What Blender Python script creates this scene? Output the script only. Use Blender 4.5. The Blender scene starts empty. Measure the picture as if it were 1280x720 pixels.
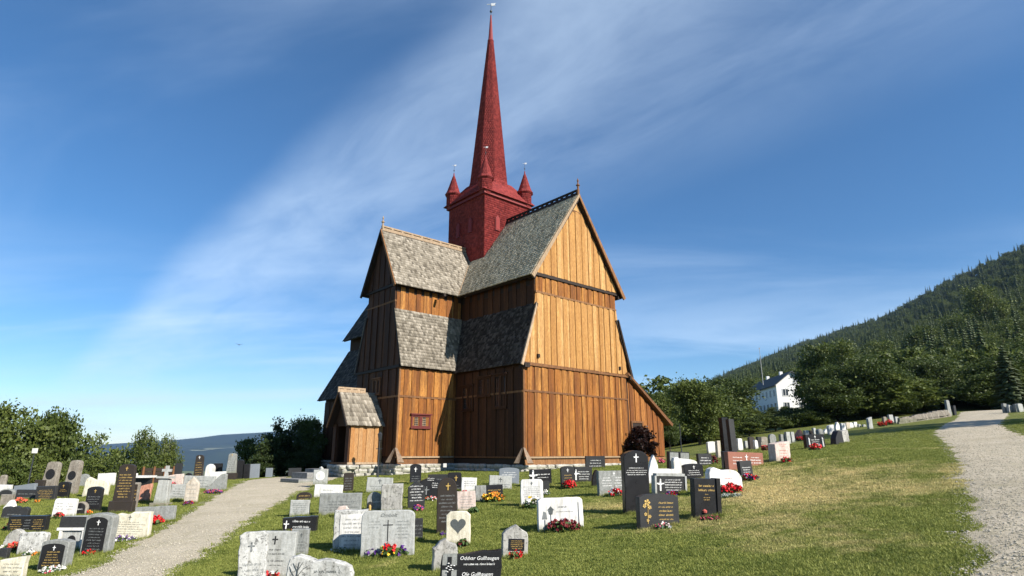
import bpy, bmesh, math, random
import numpy as np
from mathutils import Vector, Matrix
R = math.radians
scene = bpy.context.scene
col = scene.collection
random.seed(7)

# ------------------------------------------------------------------ camera
F_PX, PITCH, EYE = 749.9, 15.234, 1.6            # focal length in px of a 1280 px wide frame
cd = bpy.data.cameras.new('camera'); cam = bpy.data.objects.new('camera', cd); col.objects.link(cam)
cam.location = (0, 0, EYE); cam.rotation_euler = (R(90 + PITCH), 0, 0)
cd.sensor_width = 36; cd.lens = 36 * F_PX / 1280
cd.clip_start = 0.1; cd.clip_end = 30000
scene.camera = cam

# ------------------------------------------------------------------ light
SUN_EL, SUN_AZ = 32.0, 128.0                      # azimuth clockwise from +Y (the view direction)
sdir = Vector((math.sin(R(SUN_AZ)) * math.cos(R(SUN_EL)), math.cos(R(SUN_AZ)) * math.cos(R(SUN_EL)), math.sin(R(SUN_EL))))
sd = bpy.data.lights.new('sun', 'SUN'); sun = bpy.data.objects.new('sun', sd); col.objects.link(sun)
sd.energy = 5.0; sd.angle = R(0.5); sd.color = (1.0, 0.93, 0.82)
sun.rotation_euler = (-sdir).to_track_quat('-Z', 'Y').to_euler()
sun.location = (20, -20, 60)

world = bpy.data.worlds.new('World'); scene.world = world; world.use_nodes = True
wt = world.node_tree; wt.nodes.clear()
def WN(t, **k):
    n = wt.nodes.new(t)
    for a, b in k.items(): setattr(n, a, b)
    return n
def wmath(op, a, b=None, c=None, clamp=False):
    n = WN('ShaderNodeMath', operation=op, use_clamp=clamp)
    for i, x in enumerate((a, b, c)):
        if x is None: continue
        if isinstance(x, (int, float)): n.inputs[i].default_value = x
        else: wt.links.new(x, n.inputs[i])
    return n.outputs[0]
sky = WN('ShaderNodeTexSky', sky_type='NISHITA')
sky.sun_disc = False; sky.sun_elevation = R(SUN_EL); sky.sun_rotation = R(SUN_AZ)
sky.altitude = 1300; sky.air_density = 1.0; sky.dust_density = 0.0; sky.ozone_density = 3.0
tc = WN('ShaderNodeTexCoord'); sp = WN('ShaderNodeSeparateXYZ'); wt.links.new(tc.outputs['Generated'], sp.inputs[0])
zz = wmath('MAXIMUM', wmath('ADD', sp.outputs[2], 0.12), 0.05)
px_ = wmath('DIVIDE', sp.outputs[0], zz); py_ = wmath('DIVIDE', sp.outputs[1], zz)
along = wmath('SUBTRACT', px_, py_); across = wmath('ADD', px_, py_)     # the cirrus band runs where x + y is constant
def noise3(x, y, sx, sy, detail, rough, dist=0.0, off=0.0):
    cb = WN('ShaderNodeCombineXYZ'); wt.links.new(wmath('MULTIPLY_ADD', x, sx, off), cb.inputs[0]); wt.links.new(wmath('MULTIPLY', y, sy), cb.inputs[1])
    n = WN('ShaderNodeTexNoise'); n.inputs['Scale'].default_value = 1.0; n.inputs['Detail'].default_value = detail
    n.inputs['Roughness'].default_value = rough; n.inputs['Distortion'].default_value = dist
    wt.links.new(cb.outputs[0], n.inputs['Vector']); return n.outputs[0]
def wmap(x, a, b, c=0.0, d=1.0):
    n = WN('ShaderNodeMapRange', interpolation_type='SMOOTHSTEP'); wt.links.new(x, n.inputs[0])
    for i, v in enumerate((a, b, c, d)): n.inputs[i + 1].default_value = v
    return n.outputs[0]
wob = wmath('MULTIPLY_ADD', noise3(along, across, 0.5, 0.5, 5, .5, 0, 3.0), 0.4, across)
band = wmath('MULTIPLY', wmap(wob, 1.00, 1.26), wmap(wob, 2.5, 1.45))
n1 = noise3(along, across, 0.55, 1.5, 6, .5, .5, 11.0)
n2 = noise3(along, across, 1.5, 3.4, 8, .6, .5, 5.0)
bandd = wmath('MULTIPLY', band, wmap(wmath('MULTIPLY_ADD', n2, .5, wmath('MULTIPLY', n1, .5)), .24, .72, .12, 1.0))
n3 = noise3(px_, py_, 0.4, 1.0, 6, .55, .8, 21.0)
streak = wmath('MULTIPLY', wmap(n3, .44, .82), 0.26)
n4 = noise3(px_, py_, 0.35, 0.8, 6, .6, .4, 41.0)
low = wmath('MULTIPLY', wmath('MULTIPLY', wmap(n4, .44, .68), wmap(sp.outputs[2], .32, .14)), 0.38)
dens = wmath('ADD', wmath('ADD', wmath('MULTIPLY_ADD', bandd, 0.42, 0.05), streak), low, clamp=True)
hs = WN('ShaderNodeHueSaturation'); hs.inputs['Saturation'].default_value = 1.28; hs.inputs['Value'].default_value = 1.0
wt.links.new(sky.outputs[0], hs.inputs['Color'])
mx = WN('ShaderNodeMix', data_type='RGBA'); wt.links.new(dens, mx.inputs[0]); wt.links.new(hs.outputs[0], mx.inputs[6])
mx.inputs[7].default_value = (5.6, 7.0, 8.8, 1)
bg = WN('ShaderNodeBackground'); bg.inputs['Strength'].default_value = 0.080
wt.links.new(mx.outputs[2], bg.inputs[0])
wo = WN('ShaderNodeOutputWorld'); wt.links.new(bg.outputs[0], wo.inputs[0])
vs = scene.view_settings
vs.view_transform = 'Standard'; vs.look = 'None'; vs.exposure = 0.85; vs.gamma = 1.0

scene.cycles.diffuse_bounces = 2

# ------------------------------------------------------------------ helpers
def tag(o, label=None, cat=None, group=None, kind=None):
    if label: o['label'] = label
    if cat: o['category'] = cat
    if group: o['group'] = group
    if kind: o['kind'] = kind
    return o
def empty(name, loc=(0, 0, 0), rz=0.0, parent=None):
    o = bpy.data.objects.new(name, None); col.objects.link(o)
    o.location = loc; o.rotation_euler = (0, 0, rz); o.empty_display_size = .2
    if parent: o.parent = parent
    return o
def link(name, me, parent=None):
    o = bpy.data.objects.new(name, me); col.objects.link(o)
    if parent: o.parent = parent
    return o
class MB:
    def __init__(s): s.v = []; s.f = []; s.mi = []; s.m = 0
    def add(s, vs, fs):
        n = len(s.v); s.v += [tuple(map(float, v)) for v in vs]
        for f in fs: s.f.append([n + i for i in f]); s.mi.append(s.m)
        return s
    def prism(s, a, b):                          # two rings of the same length; a's normal faces away from b
        n = len(a)
        fs = [list(range(n)), list(range(2 * n - 1, n - 1, -1))]
        for i in range(n):
            j = (i + 1) % n; fs.append([i, i + n, j + n, j])
        return s.add(list(a) + list(b), fs)
    def box(s, a, b):
        x0, y0, z0 = [min(p, q) for p, q in zip(a, b)]; x1, y1, z1 = [max(p, q) for p, q in zip(a, b)]
        return s.prism([(x0, y0, z0), (x1, y0, z0), (x1, y0, z1), (x0, y0, z1)], [(x0, y1, z0), (x1, y1, z0), (x1, y1, z1), (x0, y1, z1)])
    def lathe(s, prof, n=10, c=(0, 0, 0), ph=0.0):
        k = len(prof); vs = []
        for r, z in prof:
            for i in range(n):
                a = ph + 2 * math.pi * i / n; vs.append((c[0] + r * math.cos(a), c[1] + r * math.sin(a), c[2] + z))
        fs = [[j * n + i, j * n + (i + 1) % n, (j + 1) * n + (i + 1) % n, (j + 1) * n + i] for j in range(k - 1) for i in range(n)]
        fs.append(list(range(n))[::-1]); fs.append([(k - 1) * n + i for i in range(n)])
        return s.add(vs, fs)
    def tube(s, p, q, r0, r1, n=6):
        p = Vector(p); q = Vector(q); d = (q - p).normalized(); u = d.orthogonal().normalized(); w = d.cross(u)
        ra = [p + (u * math.cos(2 * math.pi * i / n) + w * math.sin(2 * math.pi * i / n)) * r0 for i in range(n)]
        rb = [q + (u * math.cos(2 * math.pi * i / n) + w * math.sin(2 * math.pi * i / n)) * r1 for i in range(n)]
        return s.prism(rb, ra)
    def mesh(s, name, mat, fn=None, smooth=False, fix=True):
        me = bpy.data.meshes.new(name)
        vs = [fn(*v) for v in s.v] if fn else s.v
        me.from_pydata([tuple(v) for v in vs], [], s.f)
        mats = mat if isinstance(mat, (list, tuple)) else [mat]
        for m in mats: me.materials.append(m)
        if len(mats) > 1: me.polygons.foreach_set('material_index', s.mi)
        if fix:
            bm = bmesh.new(); bm.from_mesh(me); bmesh.ops.recalc_face_normals(bm, faces=bm.faces); bm.to_mesh(me); bm.free()
        if smooth: me.polygons.foreach_set('use_smooth', [True] * len(me.polygons))
        me.update(); return me
    def build(s, name, mat, parent=None, fn=None, smooth=False, fix=True):
        return link(name, s.mesh(name, mat, fn, smooth, fix), parent)
def np_mesh(name, verts, quads, mat, smooth=False):
    """fast mesh from arrays; quads is (n,3) or (n,4)"""
    verts = np.asarray(verts, np.float32); quads = np.asarray(quads, np.int32); k = quads.shape[1]; n = len(quads)
    me = bpy.data.meshes.new(name); me.vertices.add(len(verts)); me.vertices.foreach_set('co', verts.ravel())
    me.loops.add(n * k); me.loops.foreach_set('vertex_index', quads.ravel())
    me.polygons.add(n); me.polygons.foreach_set('loop_start', np.arange(n, dtype=np.int32) * k)
    if smooth: me.polygons.foreach_set('use_smooth', np.ones(n, bool))
    for m in (mat if isinstance(mat, (list, tuple)) else [mat]): me.materials.append(m)
    me.update(calc_edges=True); return me

# ------------------------------------------------------------------ materials
class NT:
    def __init__(s, name):
        s.m = bpy.data.materials.new(name); s.m.use_nodes = True; s.t = s.m.node_tree
        s.b = s.t.nodes['Principled BSDF']; s.out = s.t.nodes['Material Output']
    def n(s, t, **k):
        n = s.t.nodes.new(t)
        for a, b in k.items(): setattr(n, a, b)
        return n
    def l(s, a, b): s.t.links.new(a, b)
    def math(s, op, a, b=None, clamp=False):
        n = s.n('ShaderNodeMath', operation=op, use_clamp=clamp)
        for i, x in enumerate((a, b)):
            if x is None: continue
            if isinstance(x, (int, float)): n.inputs[i].default_value = x
            else: s.l(x, n.inputs[i])
        return n.outputs[0]
    def pos(s, kind='geo', scale=(1, 1, 1), rot=(0, 0, 0)):
        v = s.n('ShaderNodeNewGeometry').outputs['Position'] if kind == 'geo' else s.n('ShaderNodeTexCoord').outputs['Object']
        mp = s.n('ShaderNodeMapping'); mp.inputs['Scale'].default_value = scale; mp.inputs['Rotation'].default_value = rot
        s.l(v, mp.inputs[0]); return mp.outputs[0]
    def noise(s, vec, scale, detail=4, rough=.55, dist=0.0):
        n = s.n('ShaderNodeTexNoise'); n.inputs['Scale'].default_value = scale; n.inputs['Detail'].default_value = detail
        n.inputs['Roughness'].default_value = rough; n.inputs['Distortion'].default_value = dist
        if vec is not None: s.l(vec, n.inputs['Vector'])
        return n.outputs[0]
    def vor(s, vec, scale, feature='F1'):
        n = s.n('ShaderNodeTexVoronoi', feature=feature); n.inputs['Scale'].default_value = scale
        if vec is not None: s.l(vec, n.inputs['Vector'])
        return n
    def ramp(s, fac, stops, interp='LINEAR'):
        r = s.n('ShaderNodeValToRGB'); e = r.color_ramp; e.interpolation = interp
        while len(e.elements) < len(stops): e.elements.new(.5)
        for el, (p, c) in zip(e.elements, stops): el.position = p; el.color = (*c, 1) if len(c) == 3 else c
        s.l(fac, r.inputs[0]); return r.outputs[0]
    def mix(s, fac, a, b, mode='MIX'):
        n = s.n('ShaderNodeMix', data_type='RGBA', blend_type=mode)
        for i, x in ((0, fac), (6, a), (7, b)):
            if isinstance(x, (int, float)): n.inputs[i].default_value = x
            elif isinstance(x, tuple): n.inputs[i].default_value = (*x, 1)
            else: s.l(x, n.inputs[i])
        return n.outputs[2]
    def mrange(s, x, a, b, c=0.0, d=1.0):
        n = s.n('ShaderNodeMapRange'); s.l(x, n.inputs[0])
        for i, v in enumerate((a, b, c, d)): n.inputs[i + 1].default_value = v
        return n.outputs[0]
    def bump(s, h, strength=.3, dist=.02):
        n = s.n('ShaderNodeBump'); n.inputs['Strength'].default_value = strength; n.inputs['Distance'].default_value = dist
        s.l(h, n.inputs['Height']); s.l(n.outputs[0], s.b.inputs['Normal'])
    def col(s, c):
        if isinstance(c, tuple): s.b.inputs['Base Color'].default_value = (*c, 1)
        else: s.l(c, s.b.inputs['Base Color'])
    def rough(s, r, spec=.4):
        s.b.inputs['Specular IOR Level'].default_value = spec
        if isinstance(r, (int, float)): s.b.inputs['Roughness'].default_value = r
        else: s.l(r, s.b.inputs['Roughness'])
        return s.m
def objrand(t): return t.n('ShaderNodeObjectInfo').outputs['Random']
def island(t): return t.n('ShaderNodeNewGeometry').outputs['Random Per Island']

def plain(name, c, rough=.6, spec=.4, var=.25, sc=30):
    t = NT(name); nz = t.noise(t.pos(), sc, 4)
    a = tuple(x * (1 - var) for x in c); b = tuple(min(1, x * (1 + var)) for x in c)
    t.col(t.ramp(nz, [(.3, a), (.7, b)])); t.bump(nz, .15, .01); return t.rough(rough, spec)
def wood(name, lo, mid, hi, dark, dark_amt=.5):
    t = NT(name)
    r = objrand(t); base = t.ramp(r, [(0, lo), (.3, mid), (.45, hi), (.6, mid), (.75, lo), (.9, hi), (1, mid)])
    fib = t.noise(t.pos('geo', (12, 12, 2.0)), 2.6, 6, .75, .5)
    base = t.mix(t.mrange(fib, .34, .68, 0, .9), base, (.36, .22, .11), 'MULTIPLY')
    st = t.noise(t.pos('geo', (5.5, 5.5, .45)), 1.3, 5, .65)
    base = t.mix(t.mrange(st, .42, .64, 0, dark_amt), base, dark)
    vo = t.vor(t.pos('geo', (5, 5, 2.4)), 1.6)
    base = t.mix(t.mrange(vo.outputs['Distance'], .03, .10, .65, 0), base, (.05, .025, .012))
    cr = t.noise(t.pos('geo', (40, 40, .5)), 1.5, 3, .5)
    base = t.mix(t.mrange(cr, .60, .66, 0, .45), base, (.03, .016, .008))
    t.col(base); t.bump(t.math('ADD', fib, cr), .5, .012); return t.rough(.72, .25)
M = {}
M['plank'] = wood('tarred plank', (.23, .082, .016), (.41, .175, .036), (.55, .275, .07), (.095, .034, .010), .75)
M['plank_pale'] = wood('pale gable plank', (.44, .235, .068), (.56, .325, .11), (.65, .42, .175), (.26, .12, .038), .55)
M['plank_shade'] = wood('shade darkened tarred plank', (.055, .022, .008), (.082, .032, .011), (.118, .048, .016), (.022, .010, .005), .6)  # tarred wood, darkened further to paint in the shade on walls facing away
M['plank_rust'] = wood('rusty plank', (.24, .088, .02), (.37, .145, .034), (.47, .21, .055), (.08, .028, .010), .7)
M['plank_grey'] = wood('porch plank', (.40, .19, .06), (.50, .27, .10), (.50, .33, .17), (.24, .15, .08), .55)
M['wall'] = plain('tar dark wall', (.045, .022, .012), .8, .2)
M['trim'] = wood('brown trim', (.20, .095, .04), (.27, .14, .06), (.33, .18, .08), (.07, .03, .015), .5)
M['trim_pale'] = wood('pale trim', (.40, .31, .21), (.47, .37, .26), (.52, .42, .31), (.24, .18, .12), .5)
M['hood'] = wood('weathered board', (.20, .15, .105), (.27, .205, .15), (.33, .26, .195), (.10, .075, .055), .5)
M['dark_wood'] = plain('black tarred wood', (.022, .014, .010), .7, .3)
def shingle_mat(name, stops, streak=.5, rough=.8):
    t = NT(name); c = t.ramp(island(t), stops)
    f = t.noise(t.pos('geo', (22, 22, 5)), 3, 4, .6)
    c = t.mix(t.mrange(f, .35, .75, 0, streak * .6), c, (.45, .40, .35), 'MULTIPLY')
    big = t.noise(t.pos('geo'), .7, 4, .6); c = t.mix(t.mrange(big, .4, .7, 0, .35), c, (.5, .47, .42), 'MULTIPLY')
    t.col(c); t.bump(f, .12, .006); return t.rough(rough, .2)
M['shingle'] = shingle_mat('weathered shingle', [(0, (.12, .105, .085)), (.3, (.235, .21, .172)), (.75, (.30, .27, .225)), (1, (.43, .39, .33))])
M['shingle_lit'] = shingle_mat('sunlit tone shingle', [(0, (.29, .25, .185)), (.3, (.50, .44, .33)), (.75, (.60, .53, .40)), (1, (.72, .64, .50))])  # shingle colour lightened and warmed to stand in for more sun on this roof
M['shingle_tar'] = shingle_mat('tarred shingle', [(0, (.018, .017, .018)), (.6, (.05, .047, .047)), (1, (.11, .10, .10))])
M['shingle_red'] = shingle_mat('red painted shingle', [(0, (.16, .023, .024)), (.5, (.235, .034, .034)), (1, (.31, .05, .047))], .45, .7)
M['red'] = plain('red painted wood', (.19, .027, .027), .55, .3)
M['window_red'] = plain('window red', (.105, .018, .016), .5, .3)
M['metal'] = plain('dark iron', (.03, .033, .038), .4, .5)
M['silver'] = plain('pale metal', (.55, .57, .6), .35, .5)
t = NT('window glass'); t.col((.02, .025, .03)); M['glass'] = t.rough(.08, .6)
def rockmat(name, lo, hi, spot=None, spot_amt=0.0, sc=9, rough=.85, bump=.4, lich=None, lich_amt=.3):
    t = NT(name); p = t.pos('obj')
    oi = t.n('ShaderNodeObjectInfo'); add = t.n('ShaderNodeVectorMath', operation='MULTIPLY_ADD')
    cb = t.n('ShaderNodeCombineXYZ'); t.l(oi.outputs['Random'], cb.inputs[0]); t.l(oi.outputs['Random'], cb.inputs[2])
    t.l(cb.outputs[0], add.inputs[0]); add.inputs[1].default_value = (37, 11, 53); t.l(p, add.inputs[2]); p = add.outputs[0]
    a = t.noise(p, sc, 6, .65); c = t.ramp(a, [(.3, lo), (.7, hi)])
    if lich:
        b = t.noise(p, sc * .55, 6, .7, .4); c = t.mix(t.mrange(b, .50, .60, 0, lich_amt), c, lich)
    if spot:
        b = t.noise(p, sc * 2.6, 5, .65, .6); c = t.mix(t.mrange(b, .55, .62, 0, spot_amt), c, spot)
    q = t.n('ShaderNodeMapping'); q.inputs['Scale'].default_value = (7, 7, 1.2); t.l(p, q.inputs[0]); sn = t.noise(q.outputs[0], 1.6, 5, .65)
    c = t.mix(t.mrange(sn, .48, .70, 0, .6), c, (.42, .40, .35), 'MULTIPLY')
    zs = t.n('ShaderNodeSeparateXYZ'); t.l(t.n('ShaderNodeTexCoord').outputs['Object'], zs.inputs[0]); gz = t.math('ADD', zs.outputs[2], t.math('MULTIPLY', a, .22))
    c = t.mix(t.mrange(gz, .12, .26, .55, 0), c, (.16, .17, .10))
    d = t.noise(p, 60, 3, .6); c = t.mix(.35, c, t.ramp(d, [(.3, (.4, .4, .4)), (.7, (1, 1, 1))]), 'MULTIPLY')
    t.col(c); t.bump(t.math('ADD', a, t.math('MULTIPLY', d, .3)), bump, .02); return t.rough(rough, .35)
M['found'] = rockmat('pale field stone', (.34, .32, .28), (.62, .60, .55), (.20, .19, .17), .5, 5)
M['slate'] = rockmat('dark slate step', (.16, .16, .16), (.30, .30, .29), (.08, .08, .08), .4, 5)
M['mortar'] = plain('foundation core', (.09, .085, .08), .95, .1)

# ------------------------------------------------------------------ terrain
CTRL = np.array([
 (-2.21,11.52,-0.22), (1.03,13.63,-0.02), (3.17,13.89,0.0), (4.0,13.04,0.28), (2.68,13.71,0.31), (-1.12,13.47,-0.29), (-3.14,12.54,-0.28), (-0.6,9.55,-0.31), (0.49,15.62,0.3), (-1.58,15.47,-0.33), (-4.22,15.65,0.09), (-5.54,16.64,-0.04), (-4.87,14.7,-0.18), (-10.42,14.84,-0.8), (-9.45,14.74,-0.64), (-8.5,14.28,-0.4), (-12.14,16.07,-0.5), (-12.86,18.3,-0.31), (-10.69,19.14,-0.35), (7.38,19.98,1.09), (5.65,16.79,0.6), (9.41,22.05,1.28), (11.84,24.26,1.7), (3.08,19.79,0.28), (1.07,23.36,0.38), (2.09,23.21,0.4), (-0.16,25.21,0.37), (-6.43,22.14,0.04), (-4.41,21.01,0.17), (-12.32,24.81,0.1), (-13.45,28.73,0), (-16.33,32.71,0.1), (-16.29,36.31,0.01), (-20.8,28.47,0.0), (-21.76,31.08,-0.2), (-13.56,22.14,-0.23), (4.4,17.59,0.45), (6.51,23.52,0.85), (3.5,26.07,0.8), (0.59,30.9,0.66), (-5.63,32.7,0.44), (-7.88,31.0,0.24), (-10.8,31.0,0.24), (5.98,36.0,0.8), (37.36,52.0,4.5), (4.55,6.2,0.46),
 (0,0,0),(-6,0,-.4),(6,0,.45),(0,5,-.15),(12,3,1.0),(-12,5,-.8),(-60,20,-6),(-50,50,-7),(-30,60,-5.5),(0,75,-1.5),(20,70,2.6),(40,75,6),(60,60,8),(70,30,7),
 (60,0,4.5),(40,-20,2.6),(0,-30,-1),(-40,-20,-3.5),(-25,36,-.7),(-17,42,-.5),(-8,46,.3),(-35,25,-1.6),(-1.7,40,.75),(10,42,1.2),(8,33,1.0),(15.7,28,1.95),
 (23.4,40,3.0),(17,24,1.75),(30,50,3.6),(7,10,.68),(37,45,4.2)], float)
def tps(d2): return np.where(d2 > 1e-9, d2 * np.log(np.maximum(d2, 1e-9)), 0.0)
_X = CTRL[:, :2] / 10
_K = tps(((_X[:, None] - _X[None]) ** 2).sum(-1)) + np.eye(len(_X)) * 0.35
_Pm = np.hstack([np.ones((len(_X), 1)), _X]); _A = np.block([[_K, _Pm], [_Pm.T, np.zeros((3, 3))]])
_W = np.linalg.solve(_A, np.concatenate([CTRL[:, 2], np.zeros(3)]))
def ray(px, py):
    a = R(PITCH); c, s = math.cos(a), math.sin(a); X = (px - 640) / F_PX; Y = (360 - py) / F_PX
    return np.array([X, c - Y * s, s + Y * c])
_rg = []
for px, py, rr in [(820, 505, 1900), (900, 472, 1700), (1000, 431, 1450), (1100, 399, 1250), (1200, 346, 1000), (1280, 307, 850), (1420, 240, 750), (1700, 200, 700)]:
    r = ray(px, py); _rg.append((r[0] / r[1], r[2] / r[1] - 9 / rr, rr))
_rg = np.array(_rg)
def sstep(x, a, b):
    t = np.clip((x - a) / (b - a), 0, 1); return t * t * (3 - 2 * t)
def ridge(a): return np.interp(a, _rg[:, 0], _rg[:, 1]), np.interp(a, _rg[:, 0], _rg[:, 2])
def macro(x, y):
    r = np.hypot(x, y); w = np.maximum(y, 1.0); a = np.clip(x / w, -3, 1.6)
    er, rr = ridge(a); e0 = np.interp(a, [.15, .3, .72, 1.6], [.012, .02, .056, .06])
    weff = np.maximum(np.where(y > 0, np.maximum(y, .45 * r), .45 * r), 1.0)
    t = np.clip(np.log(weff / 62) / np.log(rr / 62), 0, 1)
    hill = 1.6 + weff * (e0 + (er - e0) * t)
    hill = np.where(weff > rr, (1.6 + rr * er) - (weff - rr) * .15, hill)
    vall = np.maximum(-(r - 45) * .13, -150.0) + 2.0 * np.sin(x * .013) * np.sin(y * .017)
    k = sstep(x / np.maximum(y, 8.0), .10, .30) * sstep(y, -60, 20)
    return hill * k + vall * (1 - k)
def hgt(x, y):
    x = np.asarray(x, float); y = np.asarray(y, float); sh = x.shape; x = x.ravel(); y = y.ravel()
    out = np.empty(len(x)); r = np.hypot(x, y - 20)
    for i in range(0, len(x), 20000):
        xs, ys = x[i:i + 20000], y[i:i + 20000]
        q = np.stack([np.clip(xs, -85, 85), np.clip(ys, -60, 100)], -1) / 10
        n = tps(((q[:, None] - _X[None]) ** 2).sum(-1)) @ _W[:len(_X)] + _W[-3] + q @ _W[-2:]
        k = sstep(r[i:i + 20000], 42, 75)
        out[i:i + 20000] = n * (1 - k) + macro(xs, ys) * k
    return out.reshape(sh)
_gx = np.arange(-70, 80.1, .5); _gy = np.arange(-12, 100.1, .5)
_G = hgt(*np.meshgrid(_gx, _gy))
def H(x, y):
    """ground height at one point (bilinear)"""
    fx = min(max((x + 70) / .5, 0), len(_gx) - 1.001); fy = min(max((y + 12) / .5, 0), len(_gy) - 1.001)
    i, j = int(fx), int(fy); u, v = fx - i, fy - j
    return float(_G[j, i] * (1 - u) * (1 - v) + _G[j, i + 1] * u * (1 - v) + _G[j + 1, i] * (1 - u) * v + _G[j + 1, i + 1] * u * v)
def at(px, py, lo=3.0, hi=90.0):
    """the ground point seen at a pixel of the 1280 px frame"""
    r = ray(px, py); w = lo; p = None
    while w < hi:
        x, y, z = r[0] * w / r[1], w, EYE + r[2] * w / r[1]
        if z <= H(x, y): break
        w += .08
    return Vector((x, y, H(x, y)))
def at_w(px, w, py=560):
    r = ray(px, py); x = r[0] * w / r[1]; return Vector((x, w, float(hgt(np.array([x]), np.array([w]))[0])))
def zpx(px, py, w):
    r = ray(px, py); return EYE + r[2] * w / r[1]
def depth(p): a = R(PITCH); return p.y * math.cos(a) + (p.z - EYE) * math.sin(a)

def ground_material():
    t = NT('meadow grass'); p = t.pos()
    a = t.noise(p, .35, 5, .6); b = t.noise(p, 2.2, 5, .65); f = t.noise(t.pos('geo', (1, 1, 1)), 26, 5, .7)
    c = t.mix(t.mrange(b, .3, .7), (.115, .145, .028), (.215, .222, .056))
    dry = t.math('ADD', t.math('MULTIPLY', a, .75), t.math('MULTIPLY', b, .35))
    mg = DRY(t)
    dryf = t.mrange(t.math('ADD', dry, mg), .58, .76)
    c = t.mix(t.math('MULTIPLY', dryf, .85), c, (.50, .40, .19))
    c = t.mix(t.mrange(f, .35, .7, .55, 0), c, (.060, .072, .016))
    t.col(c); t.bump(t.math('ADD', f, t.math('MULTIPLY', b, .6)), .8, .05); return t.rough(.9, .15)
def DRY(t):
    """dry patch on the slope between the two paths, fades out with distance from its middle"""
    sp = t.n('ShaderNodeSeparateXYZ'); t.l(t.n('ShaderNodeNewGeometry').outputs['Position'], sp.inputs[0])
    dx = t.math('MULTIPLY', t.math('SUBTRACT', sp.outputs[0], 7.0), .17); dy = t.math('MULTIPLY', t.math('SUBTRACT', sp.outputs[1], 15.5), .15)
    d = t.math('SQRT', t.math('ADD', t.math('MULTIPLY', dx, dx), t.math('MULTIPLY', dy, dy)))
    return t.mrange(d, .2, 1.3, .17, -.05)

# ------------------------------------------------------------------ ground sheet, paths
M['ground'] = ground_material()
nA = 480
rings = np.concatenate([np.arange(.5, 30, .4), np.arange(30, 75, .75), np.geomspace(75, 10400, 64)])
ang = np.linspace(0, 2 * np.pi, nA, endpoint=False)
RR, AA = np.meshgrid(rings, ang, indexing='ij')
gx = RR * np.sin(AA); gy = RR * np.cos(AA); gz = hgt(gx, gy)
gv = np.concatenate([np.stack([gx, gy, gz], -1).reshape(-1, 3), [[0, 0, float(hgt(np.array([0.]), np.array([0.]))[0])]]])
ii, jj = np.meshgrid(np.arange(len(rings) - 1), np.arange(nA), indexing='ij'); j2 = (jj + 1) % nA
gq = np.stack([ii * nA + jj, ii * nA + j2, (ii + 1) * nA + j2, (ii + 1) * nA + jj], -1).reshape(-1, 4)
cap = [[len(gv) - 1, (k + 1) % nA, k, k] for k in range(nA)]
gme = np_mesh('ground', gv, gq[:, ::-1], M['ground'], True)
bm = bmesh.new(); bm.from_mesh(gme); bm.verts.ensure_lookup_table(); c0 = bm.verts[len(gv) - 1]
for k in range(nA): bm.faces.new((c0, bm.verts[(k + 1) % nA], bm.verts[k]))
bmesh.ops.recalc_face_normals(bm, faces=bm.faces)
if bm.faces[0].normal.z < 0: bmesh.ops.reverse_faces(bm, faces=bm.faces)
bm.to_mesh(gme); bm.free()
tag(link('ground', gme), kind='structure')

t = NT('pale gravel'); p = t.pos()
a = t.noise(p, .8, 5, .6); b = t.noise(p, 14, 8, .85); v = t.vor(p, 75)
c = t.mix(t.mrange(a, .3, .7), (.50, .44, .33), (.68, .60, .47))
c = t.mix(t.mrange(b, .36, .62, .75, 0), c, (.30, .26, .19))
c = t.mix(.35, c, t.ramp(v.outputs['Color'], [(0, (.45, .45, .45)), (1, (1.15, 1.12, 1.05))]), 'MULTIPLY')
tr = t.noise(p, 1.1, 6, .7); c = t.mix(t.mrange(tr, .52, .72, 0, .6), c, (.33, .29, .18)); c = t.mix(t.mrange(t.noise(p, 3.5, 5, .7), .56, .70, 0, .35), c, (.25, .24, .14))
t.col(c); t.bump(t.math('ADD', b, v.outputs['Distance']), .5, .015); M['gravel'] = t.rough(.9, .2)

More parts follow.
